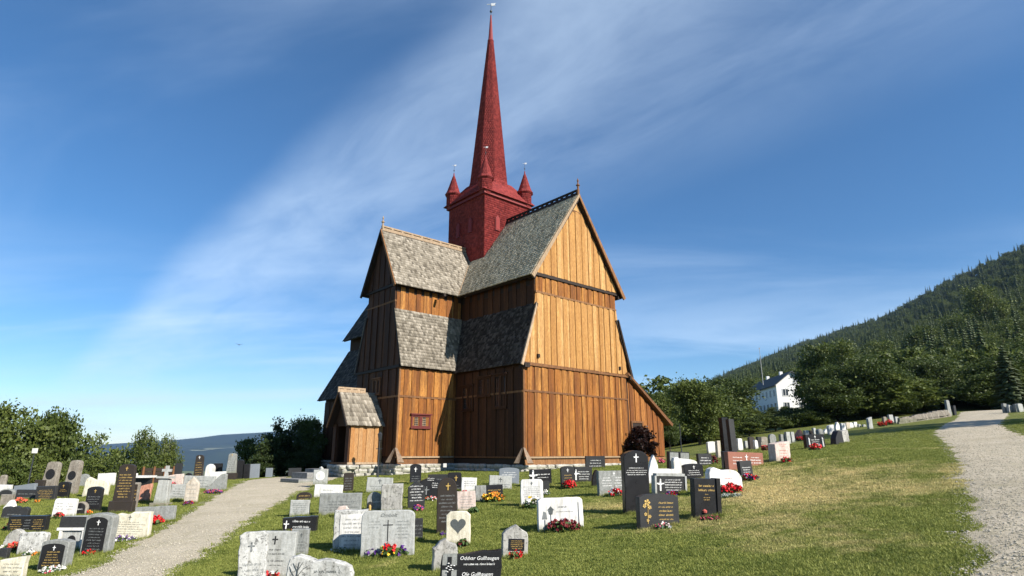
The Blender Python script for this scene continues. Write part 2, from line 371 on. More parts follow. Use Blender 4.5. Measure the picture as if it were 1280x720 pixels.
def resample(pts, n):
    p = np.array([(q[0], q[1]) for q in pts], float)
    # Catmull-Rom through the points, then even spacing
    out = []
    for i in range(len(p) - 1):
        p0, p1, p2, p3 = p[max(i - 1, 0)], p[i], p[i + 1], p[min(i + 2, len(p) - 1)]
        for k in np.linspace(0, 1, 12, endpoint=False):
            out.append(.5 * (2 * p1 + (p2 - p0) * k + (2 * p0 - 5 * p1 + 4 * p2 - p3) * k * k + (3 * p1 - p0 - 3 * p2 + p3) * k ** 3))
    out.append(p[-1]); out = np.array(out); d = np.r_[0, np.cumsum(np.hypot(*np.diff(out, axis=0).T))]
    s = np.linspace(0, d[-1], n); return np.stack([np.interp(s, d, out[:, 0]), np.interp(s, d, out[:, 1])], -1)
def path_sheet(Lp, Rp, n, label):
    Lr, Rr = resample(Lp, n), resample(Rp, n); m = 14; rs = np.random.RandomState(3)
    jl = np.convolve(rs.randn(n + 8), [.25, .5, .25], 'same')[4:-4] * .11; jr = np.convolve(rs.randn(n + 8), [.25, .5, .25], 'same')[4:-4] * .11
    k = np.linspace(0, 1, m)[None, :, None]
    w = np.hypot(*(Rr - Lr).T)[:, None]
    dirn = (Rr - Lr) / np.maximum(w, .01)
    A = Lr + dirn * jl[:, None]; B = Rr + dirn * jr[:, None]
    g = A[:, None] * (1 - k) + B[:, None] * k
    z = hgt(g[..., 0], g[..., 1]) + .022 * np.sin(np.pi * np.clip(k[..., 0], 0.0, 1)) ** .3 - .004
    v = np.concatenate([g, z[..., None]], -1).reshape(-1, 3)
    i, j = np.meshgrid(np.arange(n - 1), np.arange(m - 1), indexing='ij')
    q = np.stack([i * m + j, i * m + j + 1, (i + 1) * m + j + 1, (i + 1) * m + j], -1).reshape(-1, 4)
    o = link('path', np_mesh('path', v, q, M['gravel'], True)); tag(o, label, kind='structure')
    return np.concatenate([np.concatenate([A * (1 - f) + B * f, np.full((n, 1), float(f in (0, 1)))], 1) for f in np.linspace(0, 1, 17)])
PL = [(-8.3, 1), (-9.2, 6)] + [at(*q) for q in [(85, 720), (150, 690), (205, 660), (262, 625), (300, 604), (322, 598.5)]] + [(-13.0, 37.5), (-14.0, 41)]
PR = [(-4.6, 1), (-5.3, 6)] + [at(*q) for q in [(215, 720), (262, 690), (300, 663), (345, 632), (385, 612), (402, 604)]] + [(-9.0, 37.5), (-10.5, 41)]
pathL = path_sheet(PL, PR, 240, 'pale gravel path curving up to the church porch')
QL = [(-.5, -2), (2.6, 3)] + [at(*q) for q in [(1207, 722), (1203, 680), (1201, 640), (1198, 600), (1190, 570), (1178, 553), (1168, 541), (1178, 531), (1196, 521)]]
QL = QL + [QL[-1] + (QL[-1] - QL[-2]).normalized() * 8]
QR = [(2.6, -3.5), (5.6, 1.6)]
for i in range(2, len(QL)):
    a_ = Vector(QL[i - 1][:2]); b_ = Vector(QL[min(i + 1, len(QL) - 1)][:2]); d = (b_ - a_).normalized(); nrm = Vector((d.y, -d.x))
    QR.append(Vector(QL[i][:2]) + Vector((.81, -.585)) * (3.0 if i < len(QL) - 2 else 3.4))
pathR = path_sheet(QL, QR, 320, 'wide gravel path rising along the right side of the lawn')
PATHPTS = np.concatenate([pathL, pathR])

def gn_scatter(name, pts, rot, scl, kind, protos, parent=None):
    """instances of real objects on the vertices of a point mesh (stuff nobody could count)"""
    me = bpy.data.meshes.new(name); me.vertices.add(len(pts)); me.vertices.foreach_set('co', np.asarray(pts, np.float32).ravel())
    for nm, arr, ty in (('rot', rot, 'FLOAT_VECTOR'), ('scl', scl, 'FLOAT_VECTOR'), ('which', kind, 'INT')):
        at_ = me.attributes.new(nm, ty, 'POINT')
        if ty == 'INT': at_.data.foreach_set('value', np.asarray(arr, np.int32))
        else: at_.data.foreach_set('vector', np.asarray(arr, np.float32).ravel())
    me.update(); o = link(name, me, parent)
    g = bpy.data.node_groups.new(name + ' scatter', 'GeometryNodeTree')
    g.interface.new_socket('Geometry', in_out='INPUT', socket_type='NodeSocketGeometry'); g.interface.new_socket('Geometry', in_out='OUTPUT', socket_type='NodeSocketGeometry')
    gi = g.nodes.new('NodeGroupInput'); go = g.nodes.new('NodeGroupOutput'); jn = g.nodes.new('GeometryNodeJoinGeometry')
    def attr(nm, ty):
        n = g.nodes.new('GeometryNodeInputNamedAttribute'); n.data_type = ty; n.inputs['Name'].default_value = nm; return n.outputs['Attribute']
    rv, sv, wv = attr('rot', 'FLOAT_VECTOR'), attr('scl', 'FLOAT_VECTOR'), attr('which', 'INT')
    for k, pr in enumerate(protos):
        oi = g.nodes.new('GeometryNodeObjectInfo'); oi.transform_space = 'ORIGINAL'; oi.inputs['Object'].default_value = pr; oi.inputs['As Instance'].default_value = True
        ip = g.nodes.new('GeometryNodeInstanceOnPoints')
        cm = g.nodes.new('FunctionNodeCompare'); cm.data_type = 'INT'; cm.operation = 'EQUAL'
        g.links.new(wv, cm.inputs[2]); cm.inputs[3].default_value = k
        g.links.new(gi.outputs[0], ip.inputs['Points']); g.links.new(cm.outputs[0], ip.inputs['Selection']); g.links.new(oi.outputs['Geometry'], ip.inputs['Instance'])
        e2r = g.nodes.new('FunctionNodeEulerToRotation'); g.links.new(rv, e2r.inputs[0]); g.links.new(e2r.outputs[0], ip.inputs['Rotation'])
        g.links.new(sv, ip.inputs['Scale']); g.links.new(ip.outputs[0], jn.inputs[0])
    g.links.new(jn.outputs[0], go.inputs[0])
    md = o.modifiers.new('scatter', 'NODES'); md.node_group = g
    return o

# grass blades: mown tufts on the lawn, near part of the graveyard
def blade_mat(name, lo, hi, dry):
    t = NT(name); p = t.pos(); a = t.noise(p, .35, 5, .6); b = t.noise(p, 2.2, 5, .65)
    c = t.ramp(island(t), [(0, lo), (1, hi)]); cl = t.noise(p, 1.3, 6, .75, .4); c = t.mix(t.mrange(cl, .46, .66, 0, .55), c, (.30, .42, .22), 'MULTIPLY')
    d = t.math('ADD', t.math('MULTIPLY', a, .75), t.math('MULTIPLY', b, .35))
    df = t.mrange(t.math('ADD', d, DRY(t)), .58, .78); isl = t.mrange(island(t), .2, .9, .55, 1.0)
    c = t.mix(t.math('MULTIPLY', df, isl), c, dry)
    t.col(c); t.rough(.6, .25)
    tl = t.n('ShaderNodeBsdfTranslucent'); t.l(t.b.inputs['Base Color'].links[0].from_socket, tl.inputs[0])
    mxs = t.n('ShaderNodeMixShader'); mxs.inputs[0].default_value = .3; t.l(t.b.outputs[0], mxs.inputs[1]); t.l(tl.outputs[0], mxs.inputs[2]); t.l(mxs.outputs[0], t.out.inputs[0])
    return t.m
M['blade'] = blade_mat('grass blade', (.115, .155, .026), (.335, .35, .088), (.72, .58, .28))
def tuft(seed, n=80, rad=.15, h=.030):
    rs = np.random.RandomState(seed); v = []; q = []
    for i in range(n):
        a = rs.rand() * 6.28; r = rad * math.sqrt(rs.rand()); x, y = r * math.cos(a), r * math.sin(a)
        b = rs.rand() * 6.28; hh = h * (.5 + .8 * rs.rand()); w = .003 + .003 * rs.rand(); l = hh * (.2 + .7 * rs.rand()); k = rs.rand() * 6.28
        dx, dy = math.cos(b) * w, math.sin(b) * w; lx, ly = math.cos(k) * l, math.sin(k) * l
        m = len(v); v += [(x - dx, y - dy, -.01), (x + dx, y + dy, -.01), (x + dx * .7 + lx * .35, y + dy * .7 + ly * .35, hh * .6), (x - dx * .7 + lx * .35, y - dy * .7 + ly * .35, hh * .6), (x + lx, y + ly, hh)]
        q += [(m, m + 1, m + 2), (m, m + 2, m + 3), (m + 3, m + 2, m + 4)]
    return np_mesh('grass_tuft', v, q, M['blade'])
tufts = []
for k, (x, y) in enumerate([(1.2, 10.4), (-.4, 10.9), (2.6, 10.7), (3.4, 9.9)]):
    o = link('grass_tuft', tuft(k)); o.location = (x, y, float(hgt(np.array([x]), np.array([y]))[0])); tag(o, kind='stuff'); tufts.append(o)
def path_dist(x, y):
    out = np.empty(len(x))
    for i in range(0, len(x), 4000):
        dd = ((np.stack([x[i:i + 4000], y[i:i + 4000]], -1)[:, None] - PATHPTS[None, :, :2]) ** 2).sum(-1); k = dd.argmin(1)
        out[i:i + 4000] = np.sqrt(dd[np.arange(len(k)), k]) - (PATHPTS[k, 2] < .5) * .34
    return out
rs = np.random.RandomState(5); N = 130000
w = 5.2 / (1 - rs.rand(N) * (1 - 5.2 / 36))               # denser close by
ax = rs.uniform(-.88, .92, N); x = ax * w; y = w
d = path_dist(x, y); keep = d > -.02 + .22 * rs.rand(N)
u_ = (x + 1.656) * .6644 + (y - 39.9) * -.7474; v_ = (x + 1.656) * -.7474 + (y - 39.9) * -.6644
keep &= ~((u_ < 8.5) & (v_ < 8.6) & ((np.abs(v_) < 4.5) | (np.abs(u_) < 2.6)))
x, y, w = x[keep], y[keep], w[keep]; z = hgt(x, y); n = len(x)
sc = rs.uniform(.6, 1.1, n) * (1 + .012 * w)
gn_scatter('grass', np.stack([x, y, z], -1), np.stack([np.zeros(n), np.zeros(n), rs.rand(n) * 6.28], -1), np.stack([sc, sc, sc * rs.uniform(.6, 1.2, n)], -1), rs.randint(0, 4, n), tufts)['kind'] = 'stuff'

# ------------------------------------------------------------------ stave church
CS = 1.2
def V(u, v, z): return (CS * u, -CS * v, CS * z)
church = empty('stave_church', (-1.656, 39.9, .975), math.atan2(-.7474, .6644))
tag(church, 'tarred wooden stave church with shingled roofs and a tall red spire', 'church')
Lu, Lv = 6.83, 6.73
rng = random.Random(11)
def vec_add(o, s, a, n=None, b=0.0): return tuple(o[i] + s[i] * a + (n[i] * b if n else 0) for i in range(3))
def clip_z(poly, s):
    zs = []
    for i in range(len(poly)):
        (a, za), (b, zb) = poly[i], poly[(i + 1) % len(poly)]
        if (a - s) * (b - s) <= 0 and a != b: zs.append(za + (zb - za) * (s - a) / (b - a))
        elif a == b == s: zs += [za, zb]
    return (min(zs), max(zs)) if zs else None
def planks(parent, o, sd_, nd, poly, w, mat, th=.035, jz=.02):
    """vertical boards filling a convex outline (s,z) on a wall: every board is a part of its own"""
    s0 = min(p[0] for p in poly); s1 = max(p[0] for p in poly); n = max(1, round((s1 - s0) / w)); st = [s0 + (s1 - s0) * i / n for i in range(n + 1)]
    for i in range(1, n): st[i] += rng.uniform(-.16, .16) * (s1 - s0) / n
    for i in range(n):
        a, b = st[i] + .009, st[i + 1] - .009
        if i % 2: a -= .03; b += .03
        a = max(a, s0 + .004); b = min(b, s1 - .004)
        br = sorted({a, b} | {p[0] for p in poly if a < p[0] < b})
        lo, hi = [], []
        for s in br:
            c = clip_z(poly, min(max(s, s0 + 1e-4), s1 - 1e-4))
            if c: lo.append((s, c[0])); hi.append((s, c[1]))
        if len(lo) < 2 or max(h[1] - l[1] for h, l in zip(hi, lo)) < .03: continue
        dz = rng.uniform(0, jz); ring = [(s, z - dz) for s, z in lo] + [p for p in reversed(hi)]
        if abs(ring[0][1] - ring[-1][1]) < 1e-3: ring = ring[:-1]
        dep = (.034 if i % 2 else 0.0) + rng.uniform(0, .014)
        m = MB()
        def P(s, z, off): return (o[0] + sd_[0] * s + nd[0] * off, o[1] + sd_[1] * s + nd[1] * off, z)
        m.prism([P(s, z, dep + th) for s, z in ring], [P(s, z, .004) for s, z in ring])
        m.build('plank', mat, parent, V)
def slab(m, q, th):
    """a sheet of thickness th below the quad q (u,v,z)"""
    a, b, c = Vector(q[0]), Vector(q[1]), Vector(q[-1]); n = (b - a).cross(c - a).normalized()
    if n.z < 0: n = -n
    m.prism([tuple(p) for p in q], [tuple(Vector(p) - n * th) for p in q])
def shingles(parent, quads, w, ex, mat, th=.022, name='shingles', fn=V, seed=1, out=None, taper=False):
    rs = np.random.RandomState(seed); VV = []; n0 = 0
    for q in quads:
        BL, BR, TR, TL = [np.array(p, float) for p in q]
        nrm = np.cross(BR - BL, TL - BL)
        if np.linalg.norm(nrm) < 1e-9: nrm = np.cross(BR - BL, TR - BL)
        nrm /= np.linalg.norm(nrm)
        ref = np.array([0, 0, 1.0]) if out is None else (BL + BR) / 2 - np.array(out)
        if nrm @ ref < 0: nrm = -nrm
        Lh = (np.linalg.norm(TL - BL) + np.linalg.norm(TR - BR)) / 2; rows = max(1, int(round(Lh / ex)))
        for i in range(rows):
            t0 = i / rows - .004; t1 = min(1.0, (i + 1.7) / rows)
            l0, r0 = BL + (TL - BL) * t0, BR + (TR - BR) * t0; l1, r1 = BL + (TL - BL) * t1, BR + (TR - BR) * t1
            W = np.linalg.norm(r0 - l0)
            if W < .03: continue
            n = max(1, int(round(W / w))); e = (np.arange(n + 1) + (.5 if i % 2 else 0)) / n; e = e[e < 1 + 1e-6]
            if i % 2: e = np.r_[0, e]
            if e[-1] < 1 - 1e-6: e = np.r_[e, 1]
            e[1:-1] += rs.uniform(-.12, .12, len(e) - 2) / n
            a, b = e[:-1] + .04 / n, e[1:] - .04 / n
            k = len(a); lift = th * (1 + rs.rand(k)[:, None] * .4); jit = (rs.rand(k)[:, None] - .5) * .12 * ex
            up = (l1 - l0) / max(np.linalg.norm(l1 - l0), 1e-6)
            A = l0 + (r0 - l0) * a[:, None] - up * jit; B = l0 + (r0 - l0) * b[:, None] - up * jit
            C = l1 + (r1 - l1) * b[:, None]; D = l1 + (r1 - l1) * a[:, None]
            VV.append(np.stack([A + nrm * lift, B + nrm * lift, C + nrm * .004, D + nrm * .004, A, B], 1))
    VV = np.concatenate(VV); k = len(VV); base = np.arange(k)[:, None] * 6
    Q = np.concatenate([base + np.array([[0, 1, 2, 3]]), base + np.array([[4, 5, 1, 0]]), base + np.array([[4, 0, 3, 3]]), base + np.array([[1, 5, 2, 2]])])
    pts = VV.reshape(-1, 3); pts = np.stack(fn(pts[:, 0], pts[:, 1], pts[:, 2]), -1)
    q4 = Q[:2 * k]; q3 = Q[2 * k:, :3]
    tri = np.concatenate([q4[:, [0, 1, 2]], q4[:, [0, 2, 3]], q3])
    o = link(name, np_mesh(name, pts, tri[:, ::-1], mat), parent); o['kind'] = 'stuff'; return o
def rail(parent, a, b, h, d, mat, nd, name='rail'):
    m = MB(); a = Vector(a); b = Vector(b); n = Vector(nd) * d; z = Vector((0, 0, h))
    m.prism([tuple(a + n), tuple(b + n), tuple(b + n + z), tuple(a + n + z * .8)], [tuple(a), tuple(b), tuple(b + z), tuple(a + z)])
    return m.build(name, mat, parent, V)
def crest(parent, a, b, z, mat, name='ridge_crest', h=.26, step=.30, th=.05):
    """openwork board along a ridge"""
    m = MB(); a = np.array(a, float); b = np.array(b, float); L = np.linalg.norm(b - a); d = (b - a) / L; nn = np.array([-d[1], d[0]])
    def bx(s0, s1, z0, z1, t):
        p = [a + d * s0, a + d * s1]
        m.prism([(*(p[0] + nn * t), z0), (*(p[1] + nn * t), z0), (*(p[1] + nn * t), z1), (*(p[0] + nn * t), z1)], [(*(p[0] - nn * t), z0), (*(p[1] - nn * t), z0), (*(p[1] - nn * t), z1), (*(p[0] - nn * t), z1)])
    bx(0, L, z - .08, z + .07, th * 1.5)
    n = int(L / step)
    for i in range(n + 1):
        s = L * i / n; bx(max(0, s - .06), min(L, s + .06), z + .06, z + h, th)
    bx(0, L, z + h - .005, z + h + .07, th * 1.1)
    return m.build(name, mat, parent, V)
def finial(parent, u, v, z, mat, s=1.0, name='finial'):
    m = MB(); m.lathe([(.07 * s, -.15 * s), (.075 * s, .18 * s), (.05 * s, .22 * s), (.05 * s, .36 * s), (.10 * s, .40 * s), (.10 * s, .44 * s), (.035 * s, .50 * s), (.03 * s, .6 * s), (.055 * s, .66 * s), (.03 * s, .74 * s), (.004 * s, .82 * s)], 8, (u, v, z))
    return m.build(name, mat, parent, V)
def bargeboard(parent, pts, off0, off1, mat, axis='u', width=.2):
    """board along a rake; pts are (s,z) of its outer edge, runs at depth off0..off1 on the arm axis"""
    m = MB()
    for (a, za), (b, zb) in zip(pts[:-1], pts[1:]):
        d = Vector((b - a, zb - za)).normalized(); n = Vector((d.y, -d.x))
        if n.y > 0: n = -n
        q = [(a, za), (b, zb), (b, zb - width / max(abs(d.x), .25) * .6), (a + n.x * width, za + n.y * width)]
        f = (lambda s, z, o: (o, s, z)) if axis == 'u' else (lambda s, z, o: (s, o, z))
        m.prism([f(s, z, off1) for s, z in q], [f(s, z, off0) for s, z in q])
    return m.build('bargeboard', mat, parent, V)

# right arm (gable towards the sun)
w1, w2, er_, ze = 2.86, 3.58, 3.30, 8.24
m = MB(); m.box((0, -w2, .02), (Lu, w2, 4.26)); pr = [(-3.52, 4.2), (3.52, 4.2), (2.80, 6.92), (2.80, 8.42), (-2.80, 8.42), (-2.80, 6.92)]
m.prism([(Lu - .01, v, z) for v, z in pr], [(0, v, z) for v, z in pr]); pr = [(-3.05, 8.36), (3.05, 8.36), (0, 12.76)]
m.prism([(Lu + .03, v, z) for v, z in pr], [(0, v, z) for v, z in pr])
armR = m.build('arm_wall', M['wall'], church, V)
oF, sV, nU = (Lu, 0, 0), (0, 1, 0), (1, 0, 0)
planks(armR, oF, sV, nU, [(-3.42, .32), (3.58, .32), (3.58, 2.99), (-3.42, 2.99)], .215, M['plank'])
planks(armR, oF, sV, nU, [(-3.42, 3.06), (3.58, 3.06), (3.58, 4.10), (-3.42, 4.10)], .215, M['plank'])
planks(armR, oF, sV, nU, [(-3.60, 4.26), (3.60, 4.26), (2.84, 7.0), (2.84, 7.46), (-2.84, 7.46), (-2.84, 7.0)], .21, M['plank_pale'])
planks(armR, oF, sV, nU, [(-2.84, 7.56), (2.84, 7.56), (2.84, 8.24), (-2.84, 8.24)], .21, M['plank'])
planks(armR, (Lu + .05, 0, 0), sV, nU, [(-2.98, 8.42), (2.98, 8.42), (.42, 12.1), (-.42, 12.1)], .22, M['plank_pale'])
planks(armR, (Lu + .05, 0, 0), sV, nU, [(-.40, 12.17), (.40, 12.17), (0, 12.74)], .40, M['plank_pale'])
rail(armR, (Lu + .04, -.46, 12.08), (Lu + .04, .46, 12.08), .09, .07, M['trim'], nU)
rail(armR, (Lu, -3.10, 8.26), (Lu, 3.10, 8.26), .15, .13, M['dark_wood'], nU, 'beam')
rail(armR, (Lu, -2.86, 7.46), (Lu, 2.86, 7.46), .10, .085, M['trim'], nU)
rail(armR, (Lu, -3.66, 4.11), (Lu, 3.66, 4.11), .14, .13, M['trim'], nU)
rail(armR, (Lu, -3.44, 2.98), (Lu, 3.60, 2.98), .09, .09, M['trim'], nU)
rail(armR, (Lu, -3.44, .24), (Lu, 3.60, .24), .07, .13, M['trim_pale'], nU, 'sill')
rail(armR, (Lu - .02, -3.5, -.02), (Lu - .02, 3.58, -.02), .26, .06, M['trim'], nU, 'sill_beam')
for v in (3.60, 3.45, -3.6):
    m = MB(); m.box((Lu - .2, v - .07, 4.0), (Lu + .22, v + .07, 4.2)); m.build('beam_end', M['dark_wood'], armR, V)
for v in (3.0, -3.0):
    m = MB(); m.box((Lu - .2, v - .07, 8.08), (Lu + .18, v + .07, 8.25)); m.build('beam_end', M['dark_wood'], armR, V)
for v, z in ((2.75, 4.5), (-2.9, 4.45)):
    m = MB(); m.box((Lu + .02, v - .06, z), (Lu + .14, v + .06, z + .16)); m.build('bracket', M['dark_wood'], armR, V)
m = MB(); m.box((Lu + .0, w2 - .02, .3), (Lu + .075, w2 + .06, 4.1)); m.build('corner_post', M['trim'], armR, V)
oS, sU, nV = (0, w2, 0), (1, 0, 0), (0, 1, 0)
planks(armR, oS, sU, nV, [(2.1, .32), (6.83, .32), (6.83, 2.95), (2.1, 2.95)], .29, M['plank_shade'])
planks(armR, oS, sU, nV, [(2.1, 3.04), (6.83, 3.04), (6.83, 4.1), (2.1, 4.1)], .29, M['plank_shade'])
planks(armR, (0, w1 - .05, 0), sU, nV, [(1.4, 6.9), (6.83, 6.9), (6.83, 8.2), (1.4, 8.2)], .30, M['plank_shade'])
rail(armR, (2.05, w2, 2.95), (6.85, w2, 2.95), .09, .085, M['trim'], nV)
rail(armR, (2.05, w2, .24), (6.85, w2, .24), .07, .12, M['trim'], nV, 'sill')
rail(armR, (2.05, w2 - .02, -.02), (6.85, w2 - .02, -.02), .26, .06, M['dark_wood'], nV, 'sill_beam')
# roofs of the right arm
g0 = Lu + .27
m = MB(); slab(m, [(-.0, er_, ze), (g0, er_, ze), (g0, 0, 13.0), (0, 0, 13.0)], .2); slab(m, [(0, -er_, ze), (g0, -er_, ze), (g0, 0, 13.0), (0, 0, 13.0)], .13)
roofR = m.build('arm_roof', M['dark_wood'], church, V)
shingles(roofR, [((0, er_ + .03, ze - .04), (g0 + .02, er_ + .03, ze - .04), (g0 + .02, 0, 13.02), (0, 0, 13.02)), ((0, -er_ - .03, ze - .04), (g0 + .02, -er_ - .03, ze - .04), (g0 + .02, 0, 13.02), (0, 0, 13.02))], .115, .165, M['shingle_lit'], th=.046, seed=3)
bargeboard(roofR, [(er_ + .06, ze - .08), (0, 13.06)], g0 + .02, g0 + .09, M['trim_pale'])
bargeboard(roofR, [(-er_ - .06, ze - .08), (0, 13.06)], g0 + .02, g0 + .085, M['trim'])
crest(roofR, (1.62, 0), (7.05, 0), 13.04, M['dark_wood'], h=.19, step=.36)
finial(roofR, 7.1, 0, 13.1, M['trim'], 1.0)
m = MB(); slab(m, [(0, 3.82, 4.2), (Lu + .12, 3.82, 4.2), (Lu + .12, 2.84, 6.98), (0, 2.84, 6.98)], .1); slab(m, [(0, -3.82, 4.2), (Lu + .12, -3.82, 4.2), (Lu + .12, -2.84, 6.98), (0, -2.84, 6.98)], .1)
skR = m.build('skirt_roof', M['dark_wood'], church, V)
shingles(skR, [((0, 3.84, 4.16), (Lu + .13, 3.84, 4.16), (Lu + .13, 2.86, 7.0), (0, 2.86, 7.0)), ((0, -3.84, 4.16), (Lu + .13, -3.84, 4.16), (Lu + .13, -2.86, 7.0), (0, -2.86, 7.0))], .12, .13, M['shingle_tar'], th=.028, seed=4)
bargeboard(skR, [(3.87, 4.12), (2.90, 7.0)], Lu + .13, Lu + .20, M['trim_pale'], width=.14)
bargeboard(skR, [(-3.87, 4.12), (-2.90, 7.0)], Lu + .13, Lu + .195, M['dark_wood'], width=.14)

rail(armR, (1.4, w1 - .06, 7.86), (6.84, w1 - .06, 7.86), .40, .07, M['dark_wood'], nV, 'eave_shade_strip')  # dark strip added to stand in for the shade under the eave
m = MB(); m.tube((1.72, 3.34, 8.22), (0, 1.13, 11.42), .06, .06); m.build('valley_board', M['trim_pale'], roofR, V)

# lean-to on the far side of that gable
m = MB(); pr = [(-3.5, .02), (-6.5, .02), (-6.5, 2.1), (-3.5, 4.15)]
m.prism([(Lu - .1, v, z) for v, z in pr], [(2.0, v, z) for v, z in pr]); lean = m.build('lean_to_wall', M['wall'], church, V)
planks(lean, (Lu - .08, 0, 0), sV, nU, [(-6.5, .30), (-3.46, .30), (-3.46, 4.08), (-6.5, 2.02)], .24, M['plank_rust'])
rail(lean, (Lu - .08, -6.52, -.05), (Lu - .08, -3.46, -.05), .3, .07, M['trim'], nU, 'sill_beam')
m = MB(); slab(m, [(2.0, -3.4, 4.36), (Lu + .16, -3.4, 4.36), (Lu + .16, -7.05, 1.95), (2.0, -7.05, 1.95)], .13); lr = m.build('lean_to_roof', M['trim'], church, V)
bargeboard(lr, [(-7.07, 1.93), (-3.42, 4.37)], Lu + .16, Lu + .21, M['trim'], width=.17)
m = MB()
for a, b in (((-4.66, .35), (-4.57, 1.9)), ((-3.78, .35), (-3.69, 1.9)), ((-4.66, 1.9), (-3.69, 1.99))): m.box((Lu - .02, a[0], a[1]), (Lu + .05, b[0], b[1]))
dr = m.build('door_frame', M['trim'], lean, V)
m = MB(); m.box((Lu - .03, -4.57, .35), (Lu + .015, -3.78, 1.9)); m.build('door', M['dark_wood'], dr, V)
m = MB(); m.box((Lu + .05, -4.2, 1.38), (Lu + .09, -4.0, 1.6)); m.box((Lu + .05, -4.35, 1.34), (Lu + .085, -4.0, 1.4)); m.build('door_lamp', plain('white enamel', (.75, .74, .7), .5), dr, V)

# left arm (gable in the shade)
a1, a2, ea = 1.34, 2.02, 1.68
m = MB(); m.box((-a2 + .03, 0, .02), (a2 - .03, Lv, 4.3)); pr = [(-a2 + .05, 4.25), (a2 - .05, 4.25), (a1 - .04, 7.02), (a1 - .04, 8.4), (-a1 + .04, 8.4), (-a1 + .04, 7.02)]
m.prism([(u, Lv - .01, z) for u, z in pr], [(u, 0, z) for u, z in pr]); pr = [(-1.5, 8.3), (1.5, 8.3), (0, 11.15)]
m.prism([(u, Lv + .03, z) for u, z in pr], [(u, 0, z) for u, z in pr]); armL = m.build('arm_wall', M['wall'], church, V)
oG, oE = (0, Lv, 0), (a2 - .03, 0, 0)
planks(armL, oG, sU, nV, [(-a2, .32), (a2, .32), (a2, 2.88), (-a2, 2.88)], .30, M['plank_shade'])
planks(armL, oG, sU, nV, [(-a2, 2.98), (a2, 2.98), (a2, 4.2), (-a2, 4.2)], .30, M['plank_shade'])
planks(armL, oG, sU, nV, [(-a2, 4.36), (a2, 4.36), (a1, 7.06), (a1, 7.42), (-a1, 7.42), (-a1, 7.06)], .28, M['plank_shade'])
planks(armL, oG, sU, nV, [(-a1, 7.52), (a1, 7.52), (a1, 8.2), (-a1, 8.2)], .28, M['plank_shade'])
planks(armL, (0, Lv + .05, 0), sU, nV, [(-1.46, 8.36), (1.46, 8.36), (0, 11.1)], .28, M['plank_shade'])
rail(armL, (-1.6, Lv, 8.22), (1.6, Lv, 8.22), .13, .12, M['dark_wood'], nV, 'beam')
rail(armL, (-a1 - .02, Lv, 7.42), (a1 + .02, Lv, 7.42), .09, .08, M['trim'], nV)
rail(armL, (-a2 - .05, Lv, 4.2), (a2 + .05, Lv, 4.2), .14, .12, M['dark_wood'], nV)
rail(armL, (-a2, Lv, 2.88), (a2, Lv, 2.88), .09, .085, M['trim'], nV)
planks(armL, oE, sV, nU, [(3.6, .32), (6.72, .32), (6.72, 2.88), (3.6, 2.88)], .215, M['plank'])
planks(armL, oE, sV, nU, [(3.6, 2.98), (6.72, 2.98), (6.72, 4.2), (3.6, 4.2)], .215, M['plank'])
planks(armL, (a1 - .03, 0, 0), sV, nU, [(2.9, 7.05), (6.72, 7.05), (6.72, 8.18), (2.9, 8.18)], .23, M['plank'])
rail(armL, (a1 - .03, 2.9, 7.93), (a1 - .03, 6.74, 7.93), .36, .07, M['dark_wood'], nU, 'eave_shade_strip')  # same here: eave shade built as a dark board on the wall top
rail(armL, (a2 - .03, 3.6, 2.88), (a2 - .03, 6.75, 2.88), .09, .085, M['trim'], nU)
rail(armL, (a2 - .03, 3.6, .24), (a2 - .03, 6.78, .24), .07, .14, M['trim_pale'], nU, 'sill')
rail(armL, (a2 - .05, 3.6, -.02), (a2 - .05, 6.75, -.02), .26, .07, M['trim'], nU, 'sill_beam')
rail(armL, (-a2, Lv - .02, -.02), (a2, Lv - .02, -.02), .26, .07, M['dark_wood'], nV, 'sill_beam')
m = MB(); m.box((a2 - .04, Lv - .02, .3), (a2 + .045, Lv + .07, 4.2)); m.build('corner_post', M['trim'], armL, V)
gl = Lv + .27; zrl = 11.37
m = MB(); slab(m, [(ea, 0, ze), (ea, gl, ze), (0, gl, zrl), (0, 0, zrl)], .12); slab(m, [(-ea, 0, ze), (-ea, gl, ze), (0, gl, zrl), (0, 0, zrl)], .12)
roofL = m.build('arm_roof', M['dark_wood'], church, V)
shingles(roofL, [((ea + .03, 0, ze - .05), (ea + .03, gl + .02, ze - .05), (0, gl + .02, zrl + .02), (0, 0, zrl + .02)), ((-ea - .03, 0, ze - .05), (-ea - .03, gl + .02, ze - .05), (0, gl + .02, zrl + .02), (0, 0, zrl + .02))], .115, .155, M['shingle'], th=.04, seed=5)
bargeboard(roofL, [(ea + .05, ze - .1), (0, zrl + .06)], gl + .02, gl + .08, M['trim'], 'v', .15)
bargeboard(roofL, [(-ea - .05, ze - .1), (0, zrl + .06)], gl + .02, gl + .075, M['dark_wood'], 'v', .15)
crest(roofL, (0, 1.6), (0, gl), zrl + .04, M['trim_pale'], h=.13, step=.55)
finial(roofL, 0, gl - .05, zrl + .08, M['trim_pale'], .85)
m = MB(); slab(m, [(2.2, 0, 4.3), (2.2, Lv + .1, 4.3), (1.36, Lv + .1, 7.06), (1.36, 0, 7.06)], .1); slab(m, [(-2.2, 0, 4.3), (-2.2, Lv + .1, 4.3), (-1.36, Lv + .1, 7.06), (-1.36, 0, 7.06)], .1)
skL = m.build('skirt_roof', M['dark_wood'], church, V)
shingles(skL, [((2.22, 0, 4.26), (2.22, Lv + .11, 4.26), (1.38, Lv + .11, 7.08), (1.38, 0, 7.08)), ((-2.22, 0, 4.26), (-2.22, Lv + .11, 4.26), (-1.38, Lv + .11, 7.08), (-1.38, 0, 7.08))], .115, .155, M['shingle'], th=.04, seed=6)
